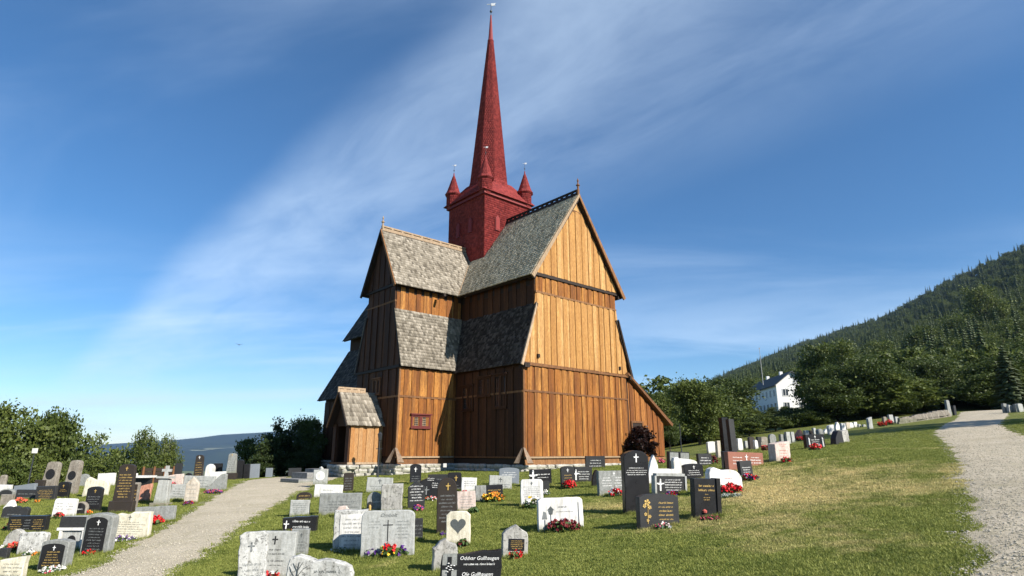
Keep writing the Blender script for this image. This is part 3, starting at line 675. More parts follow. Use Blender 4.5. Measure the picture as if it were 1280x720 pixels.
m = MB(); m.box((2.2 - .08, 4.4, 7.92), (2.2 - .55, 4.52, 8.04)); m.build('beam_end', M['dark_wood'], armL, V)

# nave behind, with its lower aisle
Ln = -11.0
m = MB(); m.box((Ln + .1, -4.25, .02), (-1.5, 4.25, 3.7)); m.box((Ln + .1, -2.85, 3.6), (0, 2.85, 7.9)); pr = [(-3.0, 7.7), (3.0, 7.7), (0, 12.8)]
m.prism([(Ln + .1, v, z) for v, z in pr], [(0, v, z) for v, z in pr]); nave = m.build('nave_wall', M['wall'], church, V)
planks(nave, (0, 4.25, 0), sU, nV, [(Ln + .1, .2), (-2.2, .2), (-2.2, 3.5), (Ln + .1, 3.5)], .33, M['plank_shade'])
rail(nave, (Ln + .05, 4.24, 2.0), (-2.1, 4.24, 2.0), .08, .08, M['trim'], nV)
m = MB(); slab(m, [(Ln - .1, 3.3, 7.6), (0, 3.3, 7.6), (0, 0, 13.0), (Ln - .1, 0, 13.0)], .13); slab(m, [(Ln - .1, -3.3, 7.6), (0, -3.3, 7.6), (0, 0, 13.0), (Ln - .1, 0, 13.0)], .13)
slab(m, [(Ln - .1, 4.72, 3.62), (-1.4, 4.72, 3.62), (-1.4, 2.8, 6.92), (Ln - .1, 2.8, 6.92)], .12); slab(m, [(Ln - .1, -4.72, 3.62), (-1.4, -4.72, 3.62), (-1.4, -2.8, 6.92), (Ln - .1, -2.8, 6.92)], .12)
rfN = m.build('nave_roof', M['dark_wood'], church, V)
shingles(rfN, [((Ln - .1, 3.33, 7.56), (0, 3.33, 7.56), (0, 0, 13.02), (Ln - .1, 0, 13.02)), ((Ln - .1, 4.74, 3.58), (-1.4, 4.74, 3.58), (-1.4, 2.82, 6.94), (Ln - .1, 2.82, 6.94))], .17, .2, M['shingle_tar'], seed=7)

# porch
m = MB(); m.box((-.80, 6.6, .0), (-.72, 8.36, 1.8)); m.box((.72, 6.6, .0), (.80, 8.36, 1.8)); m.box((-.8, 8.28, .0), (-.46, 8.36, 1.8)); m.box((.46, 8.28, .0), (.8, 8.36, 1.8))
m.prism([(-.8, 8.36, 1.62), (.8, 8.36, 1.62), (0, 8.36, 2.95)], [(-.8, 8.28, 1.62), (.8, 8.28, 1.62), (0, 8.28, 2.95)])
porch = m.build('porch_wall', M['wall'], church, V)
planks(porch, (.80, 0, 0), sV, nU, [(6.78, .05), (8.38, .05), (8.38, 1.72), (6.78, 1.72)], .2, M['plank_grey'])
planks(porch, (0, 8.36, 0), sU, nV, [(-.82, .05), (-.46, .05), (-.46, 1.72), (-.82, 1.72)], .18, M['plank_shade'])
planks(porch, (0, 8.36, 0), sU, nV, [(.46, .05), (.82, .05), (.82, 1.72), (.46, 1.72)], .18, M['plank_shade'])
rail(porch, (.78, 6.75, -.03), (.78, 8.46, -.03), .09, .12, M['trim_pale'], nU, 'sill')
rail(porch, (-.84, 8.36, -.03), (.84, 8.36, -.03), .09, .10, M['trim'], nV, 'sill')
m = MB(); m.box((-.45, 6.74, .05), (.45, 6.8, 1.75)); pd = m.build('porch_door', M['dark_wood'], church, V)
m = MB(); m.lathe([(.03, 0), (.07, .02), (.07, .05), (.03, .07)], 10, (.3, 6.84, .9)); m.build('door_handle', M['metal'], pd, V)
pz0, pzr, pu = 1.66, 3.16, 1.0
m = MB(); slab(m, [(pu, 6.6, pz0), (pu, 8.62, pz0), (0, 8.62, pzr), (0, 6.6, pzr)], .08); slab(m, [(-pu, 6.6, pz0), (-pu, 8.62, pz0), (0, 8.62, pzr), (0, 6.6, pzr)], .08)
rfP = m.build('porch_roof', M['dark_wood'], church, V)
shingles(rfP, [((pu + .02, 6.6, pz0 - .04), (pu + .02, 8.64, pz0 - .04), (0, 8.64, pzr + .02), (0, 6.6, pzr + .02)), ((-pu - .02, 6.6, pz0 - .04), (-pu - .02, 8.64, pz0 - .04), (0, 8.64, pzr + .02), (0, 6.6, pzr + .02))], .11, .22, M['shingle'], th=.035, seed=8)
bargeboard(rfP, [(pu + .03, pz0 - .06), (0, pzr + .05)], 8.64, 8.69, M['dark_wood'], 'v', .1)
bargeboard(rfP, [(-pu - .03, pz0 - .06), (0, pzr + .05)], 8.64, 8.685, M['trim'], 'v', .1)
crest(rfP, (0, 7.35), (0, 8.72), pzr + .03, M['trim_pale'], h=.10, step=.28, th=.035)

# windows
def window(parent, u0, u1, v0, v1, z0, z1, sashes, nx, nz, mat, out):
    """out = 'u' or 'v': which wall direction it looks along"""
    def B(m, s0, s1, za, zb, d0, d1):
        if out == 'u': m.box((u0 + d0, s0, za), (u0 + d1, s1, zb))
        else: m.box((s0, v0 + d0, za), (s1, v0 + d1, zb))
    s0, s1 = (v0, v1) if out == 'u' else (u0, u1); f = .075
    m = MB(); B(m, s0, s1, z0, z0 + f, -.02, .09); B(m, s0, s1, z1 - f, z1, -.02, .09); B(m, s0, s0 + f, z0 + f, z1 - f, -.02, .085); B(m, s1 - f, s1, z0 + f, z1 - f, -.02, .085)
    for k in range(1, sashes):
        c = s0 + (s1 - s0) * k / sashes; B(m, c - .07, c + .07, z0 + f, z1 - f, -.02, .08)
    fr = m.build('window', mat, parent, V)
    m = MB(); B(m, s0 - .05, s1 + .05, z1 + .002, z1 + .06, -.02, .15); B(m, s0 - .04, s1 + .04, z0 - .05, z0 - .002, -.02, .13); m.build('window_sill', mat, fr, V)
    for k in range(sashes):
        a = s0 + (s1 - s0) * k / sashes + (.07 if k else f) + .03; b = s0 + (s1 - s0) * (k + 1) / sashes - (.07 if k < sashes - 1 else f) - .03
        m = MB(); B(m, a - .03, b + .03, z0 + f, z1 - f, .03, .036); m.build('pane', M['glass'], fr, V)
        m = MB()
        for i in range(nx + 1):
            c = a + (b - a) * i / nx; B(m, c - .008, c + .008, z0 + f + .02, z1 - f - .02, .035, .05)
        for i in range(nz + 1):
            c = z0 + f + .02 + (z1 - z0 - 2 * f - .04) * i / nz; B(m, a, b, c - .008, c + .008, .036, .049)
        m.build('glazing_bar', M['trim_pale'] if out == 'u' else M['dark_wood'], fr, V)  # bars on walls out of the sun are darkened to paint in shade
window(armL, a2 - .01, 0, 5.05, 6.08, 1.56, 2.12, 2, 4, 4, M['window_red'], 'u')
window(armR, 4.98, 5.84, w2 + .02, 0, 2.36, 3.82, 2, 2, 5, M['plank_shade'], 'v')  # frame takes the plank tone that has shade in its colour
window(armR, 3.78, 4.74, w2 + .02, 0, 2.95, 3.80, 2, 3, 4, M['plank_shade'], 'v')
window(armR, 2.66, 3.5, w2 + .02, 0, 2.36, 3.5, 2, 2, 4, M['plank_shade'], 'v')
window(armL, -.3, .42, Lv + .02, 0, 3.12, 3.84, 2, 3, 3, M['trim'], 'v')

# boards that shed water over the sill corners
def hood(u, v, su, sv, zt=.66, zb=.04):
    m = MB(); k = .62
    for (du, dv) in ((su * .30 * k, -sv * .42 * k), (-su * .42 * k, sv * .30 * k)):
        ou, ov = (su * .40 * k, 0) if abs(dv) > abs(du) else (0, sv * .40 * k)
        top = [(u + su * .06, v + sv * .06, zt)]
        b0 = (u + su * .10 + ou * .75 + du * .15, v + sv * .10 + ov * .75 + dv * .15, zb); b1 = (u + ou + du * .55, v + ov + dv * .9, zb)
        t0 = (u + su * .10, v + sv * .10, zt); t1 = (u + su * .06 + du * .2, v + sv * .06 + dv * .25, zt - .02)
        n = Vector((su, sv, .6)).normalized() * .05
        q = [b0, b1, t1, t0]
        m.prism([tuple(Vector(p) + n) for p in q], [tuple(p) for p in q])
    m.build('corner_hood', M['hood'], church, V)
hood(Lu + .05, w2 + .05, 1, 1); hood(a2 + .05, Lv + .05, 1, 1)

# tower and spire
tw = 1.69
m = MB(); m.box((-tw + .03, -tw + .03, 7), (tw - .03, tw - .03, 14.5)); tower = m.build('tower', M['red'], church, V)
tq = []
for k in range(4):
    a = k * math.pi / 2; c, s = round(math.cos(a)), round(math.sin(a))
    rot = lambda x, y, z: (c * x - s * y, s * x + c * y, z)
    tq.append((rot(tw - .03, -tw, 8.5), rot(tw - .03, tw, 8.5), rot(tw - .03, tw, 14.45), rot(tw - .03, -tw, 14.45)))
shingles(tower, tq, .11, .13, M['shingle_red'], th=.017, seed=9, out=(0, 0, 10))
m = MB(); m.box((-1.80, -1.80, 14.40), (1.80, 1.80, 14.58)); m.build('cornice', M['red'], tower, V)
for (u, v, o) in ((tw + .01, .77, 'u'), (-.68, tw + .01, 'v'), (.47, tw + .01, 'v')):
    m = MB(); prf = [(-.15, 12.42), (.15, 12.42), (.15, 13.1), (.08, 13.24), (0, 13.29), (-.08, 13.24), (-.15, 13.1)]
    f = (lambda s, z, d: (u + d, v + s, z)) if o == 'u' else (lambda s, z, d: (u + s, v + d, z))
    m.prism([f(s, z, .045) for s, z in prf], [f(s, z, -.02) for s, z in prf]); wn = m.build('shutter', M['red'], tower, V)
    m = MB(); inn = [(s * .72, 12.48 + (z - 12.42) * .88) for s, z in prf]; m.prism([f(s, z, .06) for s, z in inn], [f(s, z, .04) for s, z in inn]); m.build('shutter_panel', M['shingle_red'], wn, V)
def octa(r, z, c=(0, 0)): return [(c[0] + r / math.cos(math.pi / 8) * math.cos(math.pi / 8 + i * math.pi / 4), c[1] + r / math.cos(math.pi / 8) * math.sin(math.pi / 8 + i * math.pi / 4), z) for i in range(8)]
m = MB(); m.prism([(1.9, 1.9, 14.6), (1.9, -1.9, 14.6), (-1.9, -1.9, 14.6), (-1.9, 1.9, 14.6)], [(.9, .9, 15.9), (.9, -.9, 15.9), (-.9, -.9, 15.9), (-.9, .9, 15.9)]); tr_ = m.build('tower_roof', M['red'], church, V)
shingles(tr_, [
 ((1.93, -1.93, 14.58), (1.93, 1.93, 14.58), (.92, .92, 15.92), (.92, -.92, 15.92)), ((-1.93, 1.93, 14.58), (-1.93, -1.93, 14.58), (-.92, -.92, 15.92), (-.92, .92, 15.92)),
 ((1.93, 1.93, 14.58), (-1.93, 1.93, 14.58), (-.92, .92, 15.92), (.92, .92, 15.92)), ((-1.93, -1.93, 14.58), (1.93, -1.93, 14.58), (.92, -.92, 15.92), (-.92, -.92, 15.92))], .10, .125, M['shingle_red'], seed=10)
prof = [(1.20, 15.45), (1.08, 16.0), (.16, 26.2)]
m = MB()
for (r0, z0), (r1, z1) in zip(prof[:-1], prof[1:]): m.prism(octa(r1 - .01, z1), octa(r0 - .01, z0))
m.prism(octa(.045, 28.1), octa(.15, 26.2)); m.prism(octa(.13, 26.3), octa(.20, 26.1)); spire = m.build('spire', M['red'], church, V)
sq = []
for (r0, z0), (r1, z1) in zip(prof[:-1], prof[1:]):
    A, B = octa(r0, z0), octa(r1, z1)
    for i in range(8): sq.append((A[i], A[(i + 1) % 8], B[(i + 1) % 8], B[i]))
shingles(spire, sq, .11, .13, M['shingle_red'], th=.017, seed=12, out=(0, 0, 15))
def vane(parent, u, v, z, s, mast):
    m = MB(); m.lathe([(.02 * s, 0), (.02 * s, mast)], 6, (u, v, z)); m.build('mast', M['metal'], parent, V)
    m = MB(); zb = z + mast * .42; m.lathe([(.01, -.1 * s), (.07 * s, -.07 * s), (.1 * s, 0), (.07 * s, .07 * s), (.01, .1 * s)], 10, (u, v, zb)); m.build('ball', M['metal'], parent, V, True)
    m = MB(); z1 = z + mast
    m.prism([(u - .02, v - .02, z1 - .12 * s), (u + .22 * s, v - .25 * s, z1 - .1 * s), (u + .17 * s, v - .2 * s, z1), (u + .24 * s, v - .27 * s, z1 + .1 * s), (u - .02, v - .02, z1 + .1 * s)],
            [(u + .0, v + .0, z1 - .12 * s), (u + .24 * s, v - .23 * s, z1 - .1 * s), (u + .19 * s, v - .18 * s, z1), (u + .26 * s, v - .25 * s, z1 + .1 * s), (u + .0, v + .0, z1 + .1 * s)])
    m.tube((u, v, z1), (u - .2 * s, v + .22 * s, z1), .015 * s, .03 * s); m.build('weather_vane', M['silver'], parent, V)
vane(spire, 0, 0, 28.0, .9, .95)
for su, sv in ((1, 1), (1, -1), (-1, 1), (-1, -1)):
    c = (su * 1.52, sv * 1.52)
    m = MB(); m.prism(octa(.37, 15.38, c), octa(.37, 14.62, c)); m.prism(octa(.37, 14.62, c), octa(.28, 14.42, c)); tu = m.build('turret', M['red'], church, V)
    tqs = []; A, B = octa(.375, 14.66, c), octa(.375, 15.36, c)
    for i in range(8): tqs.append((A[i], A[(i + 1) % 8], B[(i + 1) % 8], B[i]))
    shingles(tu, tqs, .10, .125, M['shingle_red'], th=.014, seed=13, out=(c[0], c[1], 15))
    pf = [(.47, 15.36), (.36, 15.58), (.045, 16.65)]
    m = MB(); m.prism(octa(.47, 15.38, c), octa(.43, 15.31, c))
    for (r0, z0), (r1, z1) in zip(pf[:-1], pf[1:]): m.prism(octa(r1 - .01, z1, c), octa(r0 - .01, z0, c))
    m.prism(octa(.025, 16.85, c), octa(.045, 16.65, c)); tr2 = m.build('turret_roof', M['red'], tu, V)
    tqs = []
    for (r0, z0), (r1, z1) in zip(pf[:-1], pf[1:]):
        A, B = octa(r0, z0, c), octa(r1, z1, c)
        for i in range(8): tqs.append((A[i], A[(i + 1) % 8], B[(i + 1) % 8], B[i]))
    shingles(tu, tqs, .09, .11, M['shingle_red'], th=.014, seed=14, out=(c[0], c[1], 15.4))
    vane(tu, c[0], c[1], 16.75, .42, .62)

# foundation: rough stones under the sills
m = MB(); m.box((0, -3.5, -1.2), (Lu - .12, w2 - .1, .0)); m.box((-a2 + .12, 0, -1.2), (a2 - .12, Lv - .12, .0)); m.box((Ln + .2, -4.1, -1.2), (0, 4.1, .0)); m.box((-.7, 6.6, -1.2), (.7, 8.3, -.04)); m.box((2, -6.4, -1.2), (Lu - .3, -3.4, -.05))
fnd = m.build('foundation', M['mortar'], church, V)
smesh = []
for k in range(10):
    r = random.Random(100 + k); bm = bmesh.new(); bmesh.ops.create_cube(bm, size=1.0)
    bmesh.ops.bevel(bm, geom=bm.edges[:], offset=.13, segments=1, affect='EDGES')
    for vtx in bm.verts: vtx.co += Vector((r.uniform(-.08, .08), r.uniform(-.06, .06), r.uniform(-.09, .09)))
    me = bpy.data.meshes.new('stone'); bm.to_mesh(me); bm.free(); me.materials.append(M['found']); smesh.append(me)
def stone_run(u0, v0, u1, v1, n_out, top, courses):
    L = math.hypot(u1 - u0, v1 - v0) ; d = ((u1 - u0) / L, (v1 - v0) / L); z = top
    for c in range(courses):
        hh = rng.uniform(.15, .2); s = rng.uniform(-.2, 0)
        while s < L - .1:
            w = rng.uniform(.28, .62); o = link('stone', rng.choice(smesh), fnd); e = rng.uniform(-.03, .06) + c * .03
            cx, cy = u0 + d[0] * (s + w / 2) + n_out[0] * e, v0 + d[1] * (s + w / 2) + n_out[1] * e
            o.location = V(cx, cy, z - hh / 2); along = abs(d[0]) > .5
            o.scale = (CS * (w if along else .42) * 1.0, CS * (.42 if along else w), CS * hh * 1.12); s += w + .02
        z -= hh
stone_run(Lu - .06, w2 - .05, Lu - .06, -3.4, (1, 0), -.03, 2)
stone_run(2.05, w2 - .1, Lu, w2 - .1, (0, 1), -.03, 2)
stone_run(a2 - .05, 3.6, a2 - .05, Lv, (1, 0), -.03, 3)
stone_run(-a2, Lv - .05, a2, Lv - .05, (0, 1), -.03, 3)
stone_run(.72, 6.8, .72, 8.4, (1, 0), -.06, 4)
stone_run(-.8, 8.34, .8, 8.34, (0, 1), -.06, 3)
stone_run(Lu - .2, -3.5, Lu - .2, -6.5, (1, 0), -.1, 2)
stone_run(Ln + .2, 4.15, -2.2, 4.15, (0, 1), -.02, 2)

# ------------------------------------------------------------------ headstones
def polished(name, c, sp, gl=.22):
    t = NT(name); p = t.pos('obj'); v = t.noise(p, 90, 3, .7); n = t.noise(p, 4, 4, .6)
    cc = t.ramp(v, [(.35, c), (.72, sp)]); cc = t.mix(t.mrange(n, .4, .8, 0, .35), cc, tuple(x * 1.6 + .01 for x in c))
    t.col(cc); t.rough(t.mrange(n, .3, .7, gl, gl + .18), .22); return t.m
SM = {
 'black': polished('black polished granite', (.010, .010, .011), (.028, .028, .030)),
 'char': polished('charcoal granite', (.018, .0185, .0195), (.046, .047, .049), .38),
 'brown': polished('dark brown granite', (.022, .017, .014), (.05, .041, .034), .4),
 'bluegrey': polished('blue grey granite', (.13, .15, .175), (.24, .265, .29), .42),
 'red': polished('red brown granite', (.20, .075, .05), (.33, .15, .105), .35),
 'salmon': rockmat('salmon granite', (.46, .20, .13), (.60, .31, .22), (.34, .15, .10), .3, 12),
 'grey': rockmat('grey granite', (.20, .21, .20), (.33, .34, .325), (.13, .135, .13), .4, 14),
 'pale': rockmat('pale grey granite', (.34, .35, .335), (.47, .48, .46), (.24, .25, .24), .35, 16),
 'white': rockmat('white marble', (.66, .655, .63), (.80, .79, .765), (.50, .49, .46), .25, 6, .6, .2),
 'cream': rockmat('cream stone', (.60, .56, .43), (.74, .70, .57), (.42, .37, .25), .4, 7),
 'lichen': rockmat('lichen covered stone', (.44, .44, .42), (.66, .66, .63), (.10, .10, .095), .8, 7, lich=(.24, .245, .23), lich_amt=.55),
 'rough': rockmat('rough field stone', (.25, .245, .23), (.44, .43, .40), (.11, .11, .10), .75, 6, lich=(.55, .55, .50), lich_amt=.45),
 'beige': rockmat('beige stone', (.46, .40, .33), (.60, .54, .45), (.33, .27, .22), .4, 9),
 'pink': rockmat('pink granite', (.52, .41, .36), (.68, .58, .52), (.38, .29, .26), .4, 12),
 'tan': rockmat('brown weathered stone', (.19, .165, .135), (.32, .285, .24), (.10, .09, .075), .5, 7, lich=(.40, .38, .32), lich_amt=.4),
}
INK = {'gold': plain('gold lettering', (.48, .32, .09), .4, .6), 'white': plain('white lettering', (.74, .74, .72), .6), 'black': plain('black lettering', (.02, .02, .02), .6), 'grey': plain('grey lettering', (.17, .18, .18), .7), 'red': plain('red ornament', (.45, .10, .08), .5), 'slate': plain('slate inlay', (.075, .085, .085), .6)}

def arc(cx, cz, rx, rz, a0, a1, n): return [(cx + rx * math.cos(R(a0 + (a1 - a0) * i / n)), cz + rz * math.sin(R(a0 + (a1 - a0) * i / n))) for i in range(n + 1)]
def outline(kind, w, h, r):
    """front outline, anticlockwise from the lower left"""
    a = w / 2; b = [(-a, 0), (a, 0)]
    if kind == 'round': return b + arc(0, h - min(a, h * .45), a, min(a, h * .45), 0, 180, 12)
    if kind == 'semi': return b + [(a, h * .90)] + arc(0, h * .90, a * .94, h * .10, 12, 168, 8) + [(-a, h * .90)]
    if kind == 'soft': c = min(w, h) * .14; return b + arc(a - c, h - c, c, c, 0, 90, 4) + arc(-a + c, h - c, c, c, 90, 180, 4)
    if kind == 'chamfer': c = w * .16; return b + [(a, h - c), (a - c, h), (-a + c, h), (-a, h - c)]
    if kind == 'gothic': return b + [(a, h * .72), (a * .82, h * .80), (a * .42, h * .90), (0, h), (-a * .42, h * .90), (-a * .82, h * .80), (-a, h * .72)]
    if kind == 'pent': return b + [(a, h * .78), (a * .5, h * .90), (0, h), (-a * .5, h * .90), (-a, h * .78)]
    if kind == 'taper': t = .80; return b + [(a * t, h * .93)] + arc(0, h * .93, a * t * .96, h * .07, 8, 172, 6) + [(-a * t, h * .93)]
    if kind == 'wave': return b + [(a, h * .55), (a * .93, h * .72), (a * .7, h * .84), (a * .3, h * .90), (-a * .15, h * .88), (-a * .45, h * .95), (-a * .7, h), (-a * .92, h * .93), (-a, h * .75)]
    if kind == 'wing': return b + [(a, h * .95), (a * .75, h), (a * .45, h * .96), (a * .1, h * .78), (-a * .25, h * .55), (-a * .65, h * .36), (-a, h * .22)]
    if kind == 'slant': return b + [(a, h), (a * .4, h * .97), (-a * .3, h * .90), (-a, h * .84)]
    if kind == 'shard': return b + [(a * .86, h * .5), (a * .62, h * .8), (a * .25, h), (-a * .12, h * .92), (-a * .55, h * .66), (-a * .9, h * .42)]
    if kind == 'scallop':
        o = b + [(a, h * .72)]
        for c in (.66, 0, -.66): o += arc(a * c, h * .74, a * .33, h * .22 + (h * .04 if c == 0 else 0), 10, 170, 4)
        return o + [(-a, h * .72)]
    if kind == 'boulder': return [(-a * .9, 0), (a * .9, 0), (a, h * .35), (a * .86, h * .7), (a * .5, h * .93), (a * .05, h), (-a * .45, h * .9), (-a * .85, h * .62), (-a, h * .3)]
    return b + [(a, h), (-a, h)]
def jag(pts, r, amt, step=.09):
    out = []
    for i in range(len(pts)):
        p, q = Vector(pts[i]), Vector(pts[(i + 1) % len(pts)]); n = max(1, int((q - p).length / step))
        for k in range(n):
            v = p.lerp(q, k / n)
            if v.y > .02: v = v + Vector((r.uniform(-amt, amt), r.uniform(-amt, amt)))
            out.append((v.x, v.y))
    return out
def stone_mesh(pts, t, bev=.012, base=-.15, wob=None):
    """slab from an outline with chamfered edges; sinks a little into the ground"""
    m = MB(); cz = sum(p[1] for p in pts) / len(pts); hs = max(abs(p[0]) for p in pts); hz = max(p[1] for p in pts)
    inn = [(x * (1 - bev / max(hs, .05)), cz + (z - cz) * (1 - bev / max(hz / 2, .05))) for x, z in pts]
    f = lambda L, y: [(x, y, z if z > .001 else base) for x, z in L]
    rings = [[(x, -t / 2, base if q[1] <= .001 else z) for (x, z), q in zip(inn, pts)], f(pts, -t / 2 + bev), f(pts, t / 2 - bev), [(x, t / 2, base if q[1] <= .001 else z) for (x, z), q in zip(inn, pts)]]
    n = len(pts); vs = sum(rings, []); fs = [list(range(n)), [3 * n + i for i in range(n)][::-1]]
    for k in range(3):
        for i in range(n): j = (i + 1) % n; fs.append([k * n + i, (k + 1) * n + i, (k + 1) * n + j, k * n + j])
    return m.add(vs, fs)
def marks(m, x0, x1, z, hh, y, r, slant=.15):
    """a line of worn, unreadable lettering: short upright and slanting strokes"""
    x = x0 + r.uniform(0, .06) * (x1 - x0); end = x1 - r.uniform(0, .08) * (x1 - x0)
    while x < end:
        for _ in range(r.randint(3, 8)):
            if x > end: break
            k = r.random(); h1 = hh * (1 if k > .75 else .68); w = hh * .15; s = hh * slant
            m.add([(x, y, z), (x + w, y, z), (x + w + s, y, z + h1), (x + s, y, z + h1)], [[0, 1, 2, 3]])
            if k < .65:
                q = z + h1 * r.choice((.0, .45, .84)); l = hh * r.uniform(.28, .42)
                m.add([(x + w, y, q), (x + w + l, y, q), (x + w + l, y, q + hh * .15), (x + w, y, q + hh * .15)], [[0, 1, 2, 3]])
            if k > .4: m.add([(x + hh * .36, y, z), (x + hh * .36 + w, y, z), (x + hh * .36 + w + s, y, z + hh * .66), (x + hh * .36 + s, y, z + hh * .66)], [[0, 1, 2, 3]])
            x += hh * .58
        x += hh * .5
def cross_mb(m, x, z, s, y, flare=False):
    w = s * .075; d = .006
    m.box((x - w, y - d, z), (x + w, y, z + s)); m.box((x - s * .3, y - d + .0007, z + s * .56), (x - w, y, z + s * .56 + 2 * w)); m.box((x + w, y - d + .0007, z + s * .56), (x + s * .3, y, z + s * .56 + 2 * w))
    if flare:
        for (a, b) in ((x, z + s), (x - s * .3, z + s * .56 + w), (x + s * .3, z + s * .56 + w)): m.lathe([(.001, -w * 1.3), (w * 1.35, 0), (.001, w * 1.3)], 8, (a, y - d * .5, b))
def text_part(parent, s, x, z, size, y, mat, shear=0.0, align='CENTER'):
    cu = bpy.data.curves.new('inscription', 'FONT'); cu.body = s; cu.size = size; cu.shear = shear; cu.align_x = align; cu.resolution_u = 2
    ob = bpy.data.objects.new('inscription', cu); col.objects.link(ob); bpy.context.view_layer.update()
    me = bpy.data.meshes.new_from_object(ob.evaluated_get(bpy.context.evaluated_depsgraph_get())); bpy.data.objects.remove(ob)
    me.materials.clear(); me.materials.append(mat); o = link('inscription', me, parent); o['kind'] = 'stuff'; o.location = (x, y, z); o.rotation_euler = (R(90), 0, 0); return o
STONES = []
def crest_point(cx, base):
    """the brow of the churchyard in that direction: the last ground seen before it falls to the valley"""
    best = max((at_w(cx, q, base) for q in np.arange(26, 38, .5)), key=lambda v: (v.z - EYE) / v.y - abs(v.y - 32) * 1e-4)
    return best
def headstone(cx, base, wpx, top, kind, mat, label, yaw=9, group=None, w=None, t=None, lines=None, cross=None, plaque=None, plinth=None, lean=0, back=0, jagged=0.0, name='headstone', extra=None, hscale=1.0):
    r = random.Random(int(cx * 131 + base * 17))
    p = at(cx, base) if w is None else at_w(cx, w, base)
    if p.y > 58 and cx < 640: p = crest_point(cx, base)
    zc = depth(p); W = wpx * zc / F_PX / max(.5, math.cos(R(yaw) + math.atan2(p.x, p.y) * .6)); Hh = (zpx(cx, top, p.y) - p.z) * hscale
    if not (.15 < Hh < 4): print('CHECK size', label, round(W, 2), round(Hh, 2), [round(q, 1) for q in p])
    Hh = max(Hh, .12)
    T = t if t else min(.28, .13 + .06 * W)
    root = empty(name, p, R(yaw + r.uniform(-3, 3))); root.rotation_euler = (R(back + r.uniform(-2.6, 2.0)), R(lean + r.uniform(-2.4, 2.4)), root.rotation_euler.z)
    tag(root, label, 'headstone', group)
    z0 = 0.0
    if plinth:
        pm, ph, pw = plinth; ph *= Hh
        m = MB(); m.prism([(-W * pw / 2, -T * .8, -.15), (W * pw / 2, -T * .8, -.15), (W * pw / 2, -T * .8, ph), (-W * pw / 2, -T * .8, ph)], [(-W * pw / 2, T * .8, -.15), (W * pw / 2, T * .8, -.15), (W * pw / 2, T * .8, ph), (-W * pw / 2, T * .8, ph)])
        me = m.mesh('plinth', SM[pm]); bm = bmesh.new(); bm.from_mesh(me); bmesh.ops.bevel(bm, geom=bm.edges[:], offset=.015, segments=1, affect='EDGES'); bm.to_mesh(me); bm.free(); link('plinth', me, root); z0 = ph
    hh = Hh - z0; pts = outline(kind, W, hh, r)
    if kind in ('wave', 'boulder', 'shard', 'wing', 'slant') or jagged or mat in ('rough', 'lichen', 'tan', 'cream', 'pale', 'grey', 'white', 'pink', 'beige'): pts = jag(pts, r, jagged or (.012 if kind in ('wave', 'boulder', 'shard', 'wing', 'slant') or mat in ('rough', 'lichen') else .005), .10)
    sm = stone_mesh(pts, T, .012 if not jagged else .02, -.15 if not z0 else -.002)
    slab_ = sm.build('slab', SM[mat], root); slab_.location.z = z0
    y = -T / 2 - .0015
    if plaque:
        pk, fx, fz, fw, fh, pmat = plaque; pp = outline(pk, W * fw, hh * fh, r); m = MB(); m.prism([(x + W * fx, y - .012, z + hh * fz) for x, z in pp], [(x + W * fx, y + .001, z + hh * fz) for x, z in pp])
        m.build('plaque', SM.get(pmat) or INK[pmat], slab_); yl = y - .0135
    else: yl = y
    if cross:
        ink, fx, fz, fs = cross; m = MB(); cross_mb(m, W * fx, hh * fz, hh * fs, yl, True); m.build('cross', INK[ink], slab_)
    if lines:
        for (ink, n, x0, x1, za, zb) in (lines if isinstance(lines, list) else [lines]):
            m = MB(); st = (zb - za) * hh / max(n, 1); lh = min(st * .52, .046)
            for i in range(n):
                ins = (x1 - x0) * r.choice((0, .06, .14)); marks(m, W * (x0 + ins), W * (x1 - ins), hh * zb - st * (i + .8), lh * r.choice((1, 1, .8)), yl, r)
            m.build('inscription', INK[ink], slab_, fix=False)['kind'] = 'stuff'
    if extra: extra(slab_, W, hh, T, yl, root)
    STONES.append((label, p, W, Hh)); return root

def heart(sl, W, h, T, y, root):
    pts = []
    for i in range(32):
        a = 2 * math.pi * i / 32; pts.append((.020 * W * 16 * math.sin(a) ** 3, .020 * W * (13 * math.cos(a) - 5 * math.cos(2 * a) - 2 * math.cos(3 * a) - math.cos(4 * a)) + h * .60))
    m = MB(); m.prism([(x, y - .006, z) for x, z in pts], [(x, y + .001, z) for x, z in pts]); m.build('heart', INK['slate'], sl)
def big_name(txts):
    def f(sl, W, h, T, y, root):
        for s, fx, fz, size, ink, sh in txts: text_part(sl, s, W * fx, h * fz, size * h, y - .001, INK[ink], sh)
    return f
def rose_panel(sl, W, h, T, y, root):
    m = MB(); m.box((-W * .48, y - .004, h * .06), (-W * .24, y, h * .92)); m.build('etched_panel', SM['grey'], sl)
    m = MB(); cross_mb(m, -W * .36, h * .12, h * .72, y - .005); k = m.build('cross', SM['black'], sl)
    m = MB()
    for i in range(9):
        a = i * 2.4; q = .004 + .0016 * i; m.lathe([(.002, 0), (h * .035, h * .015), (.002, h * .03)], 6, (-W * .36 + math.cos(a) * q * 4, y - .014, h * .56 + math.sin(a) * q * 4))
    m.build('rose', INK['white'], k)
    big_name([('Oddvar Gullhaugen', .13, .76, .135, 'white', .28), ('Ole Gullhaugen', .10, .36, .135, 'white', .28)])(sl, W, h, T, y, root)
    r = random.Random(2); m = MB(); marks(m, -W * .16, W * .42, h * .63, h * .055, y, r); marks(m, -W * .12, W * .38, h * .22, h * .055, y, r); m.build('inscription', INK['white'], sl, fix=False)['kind'] = 'stuff'
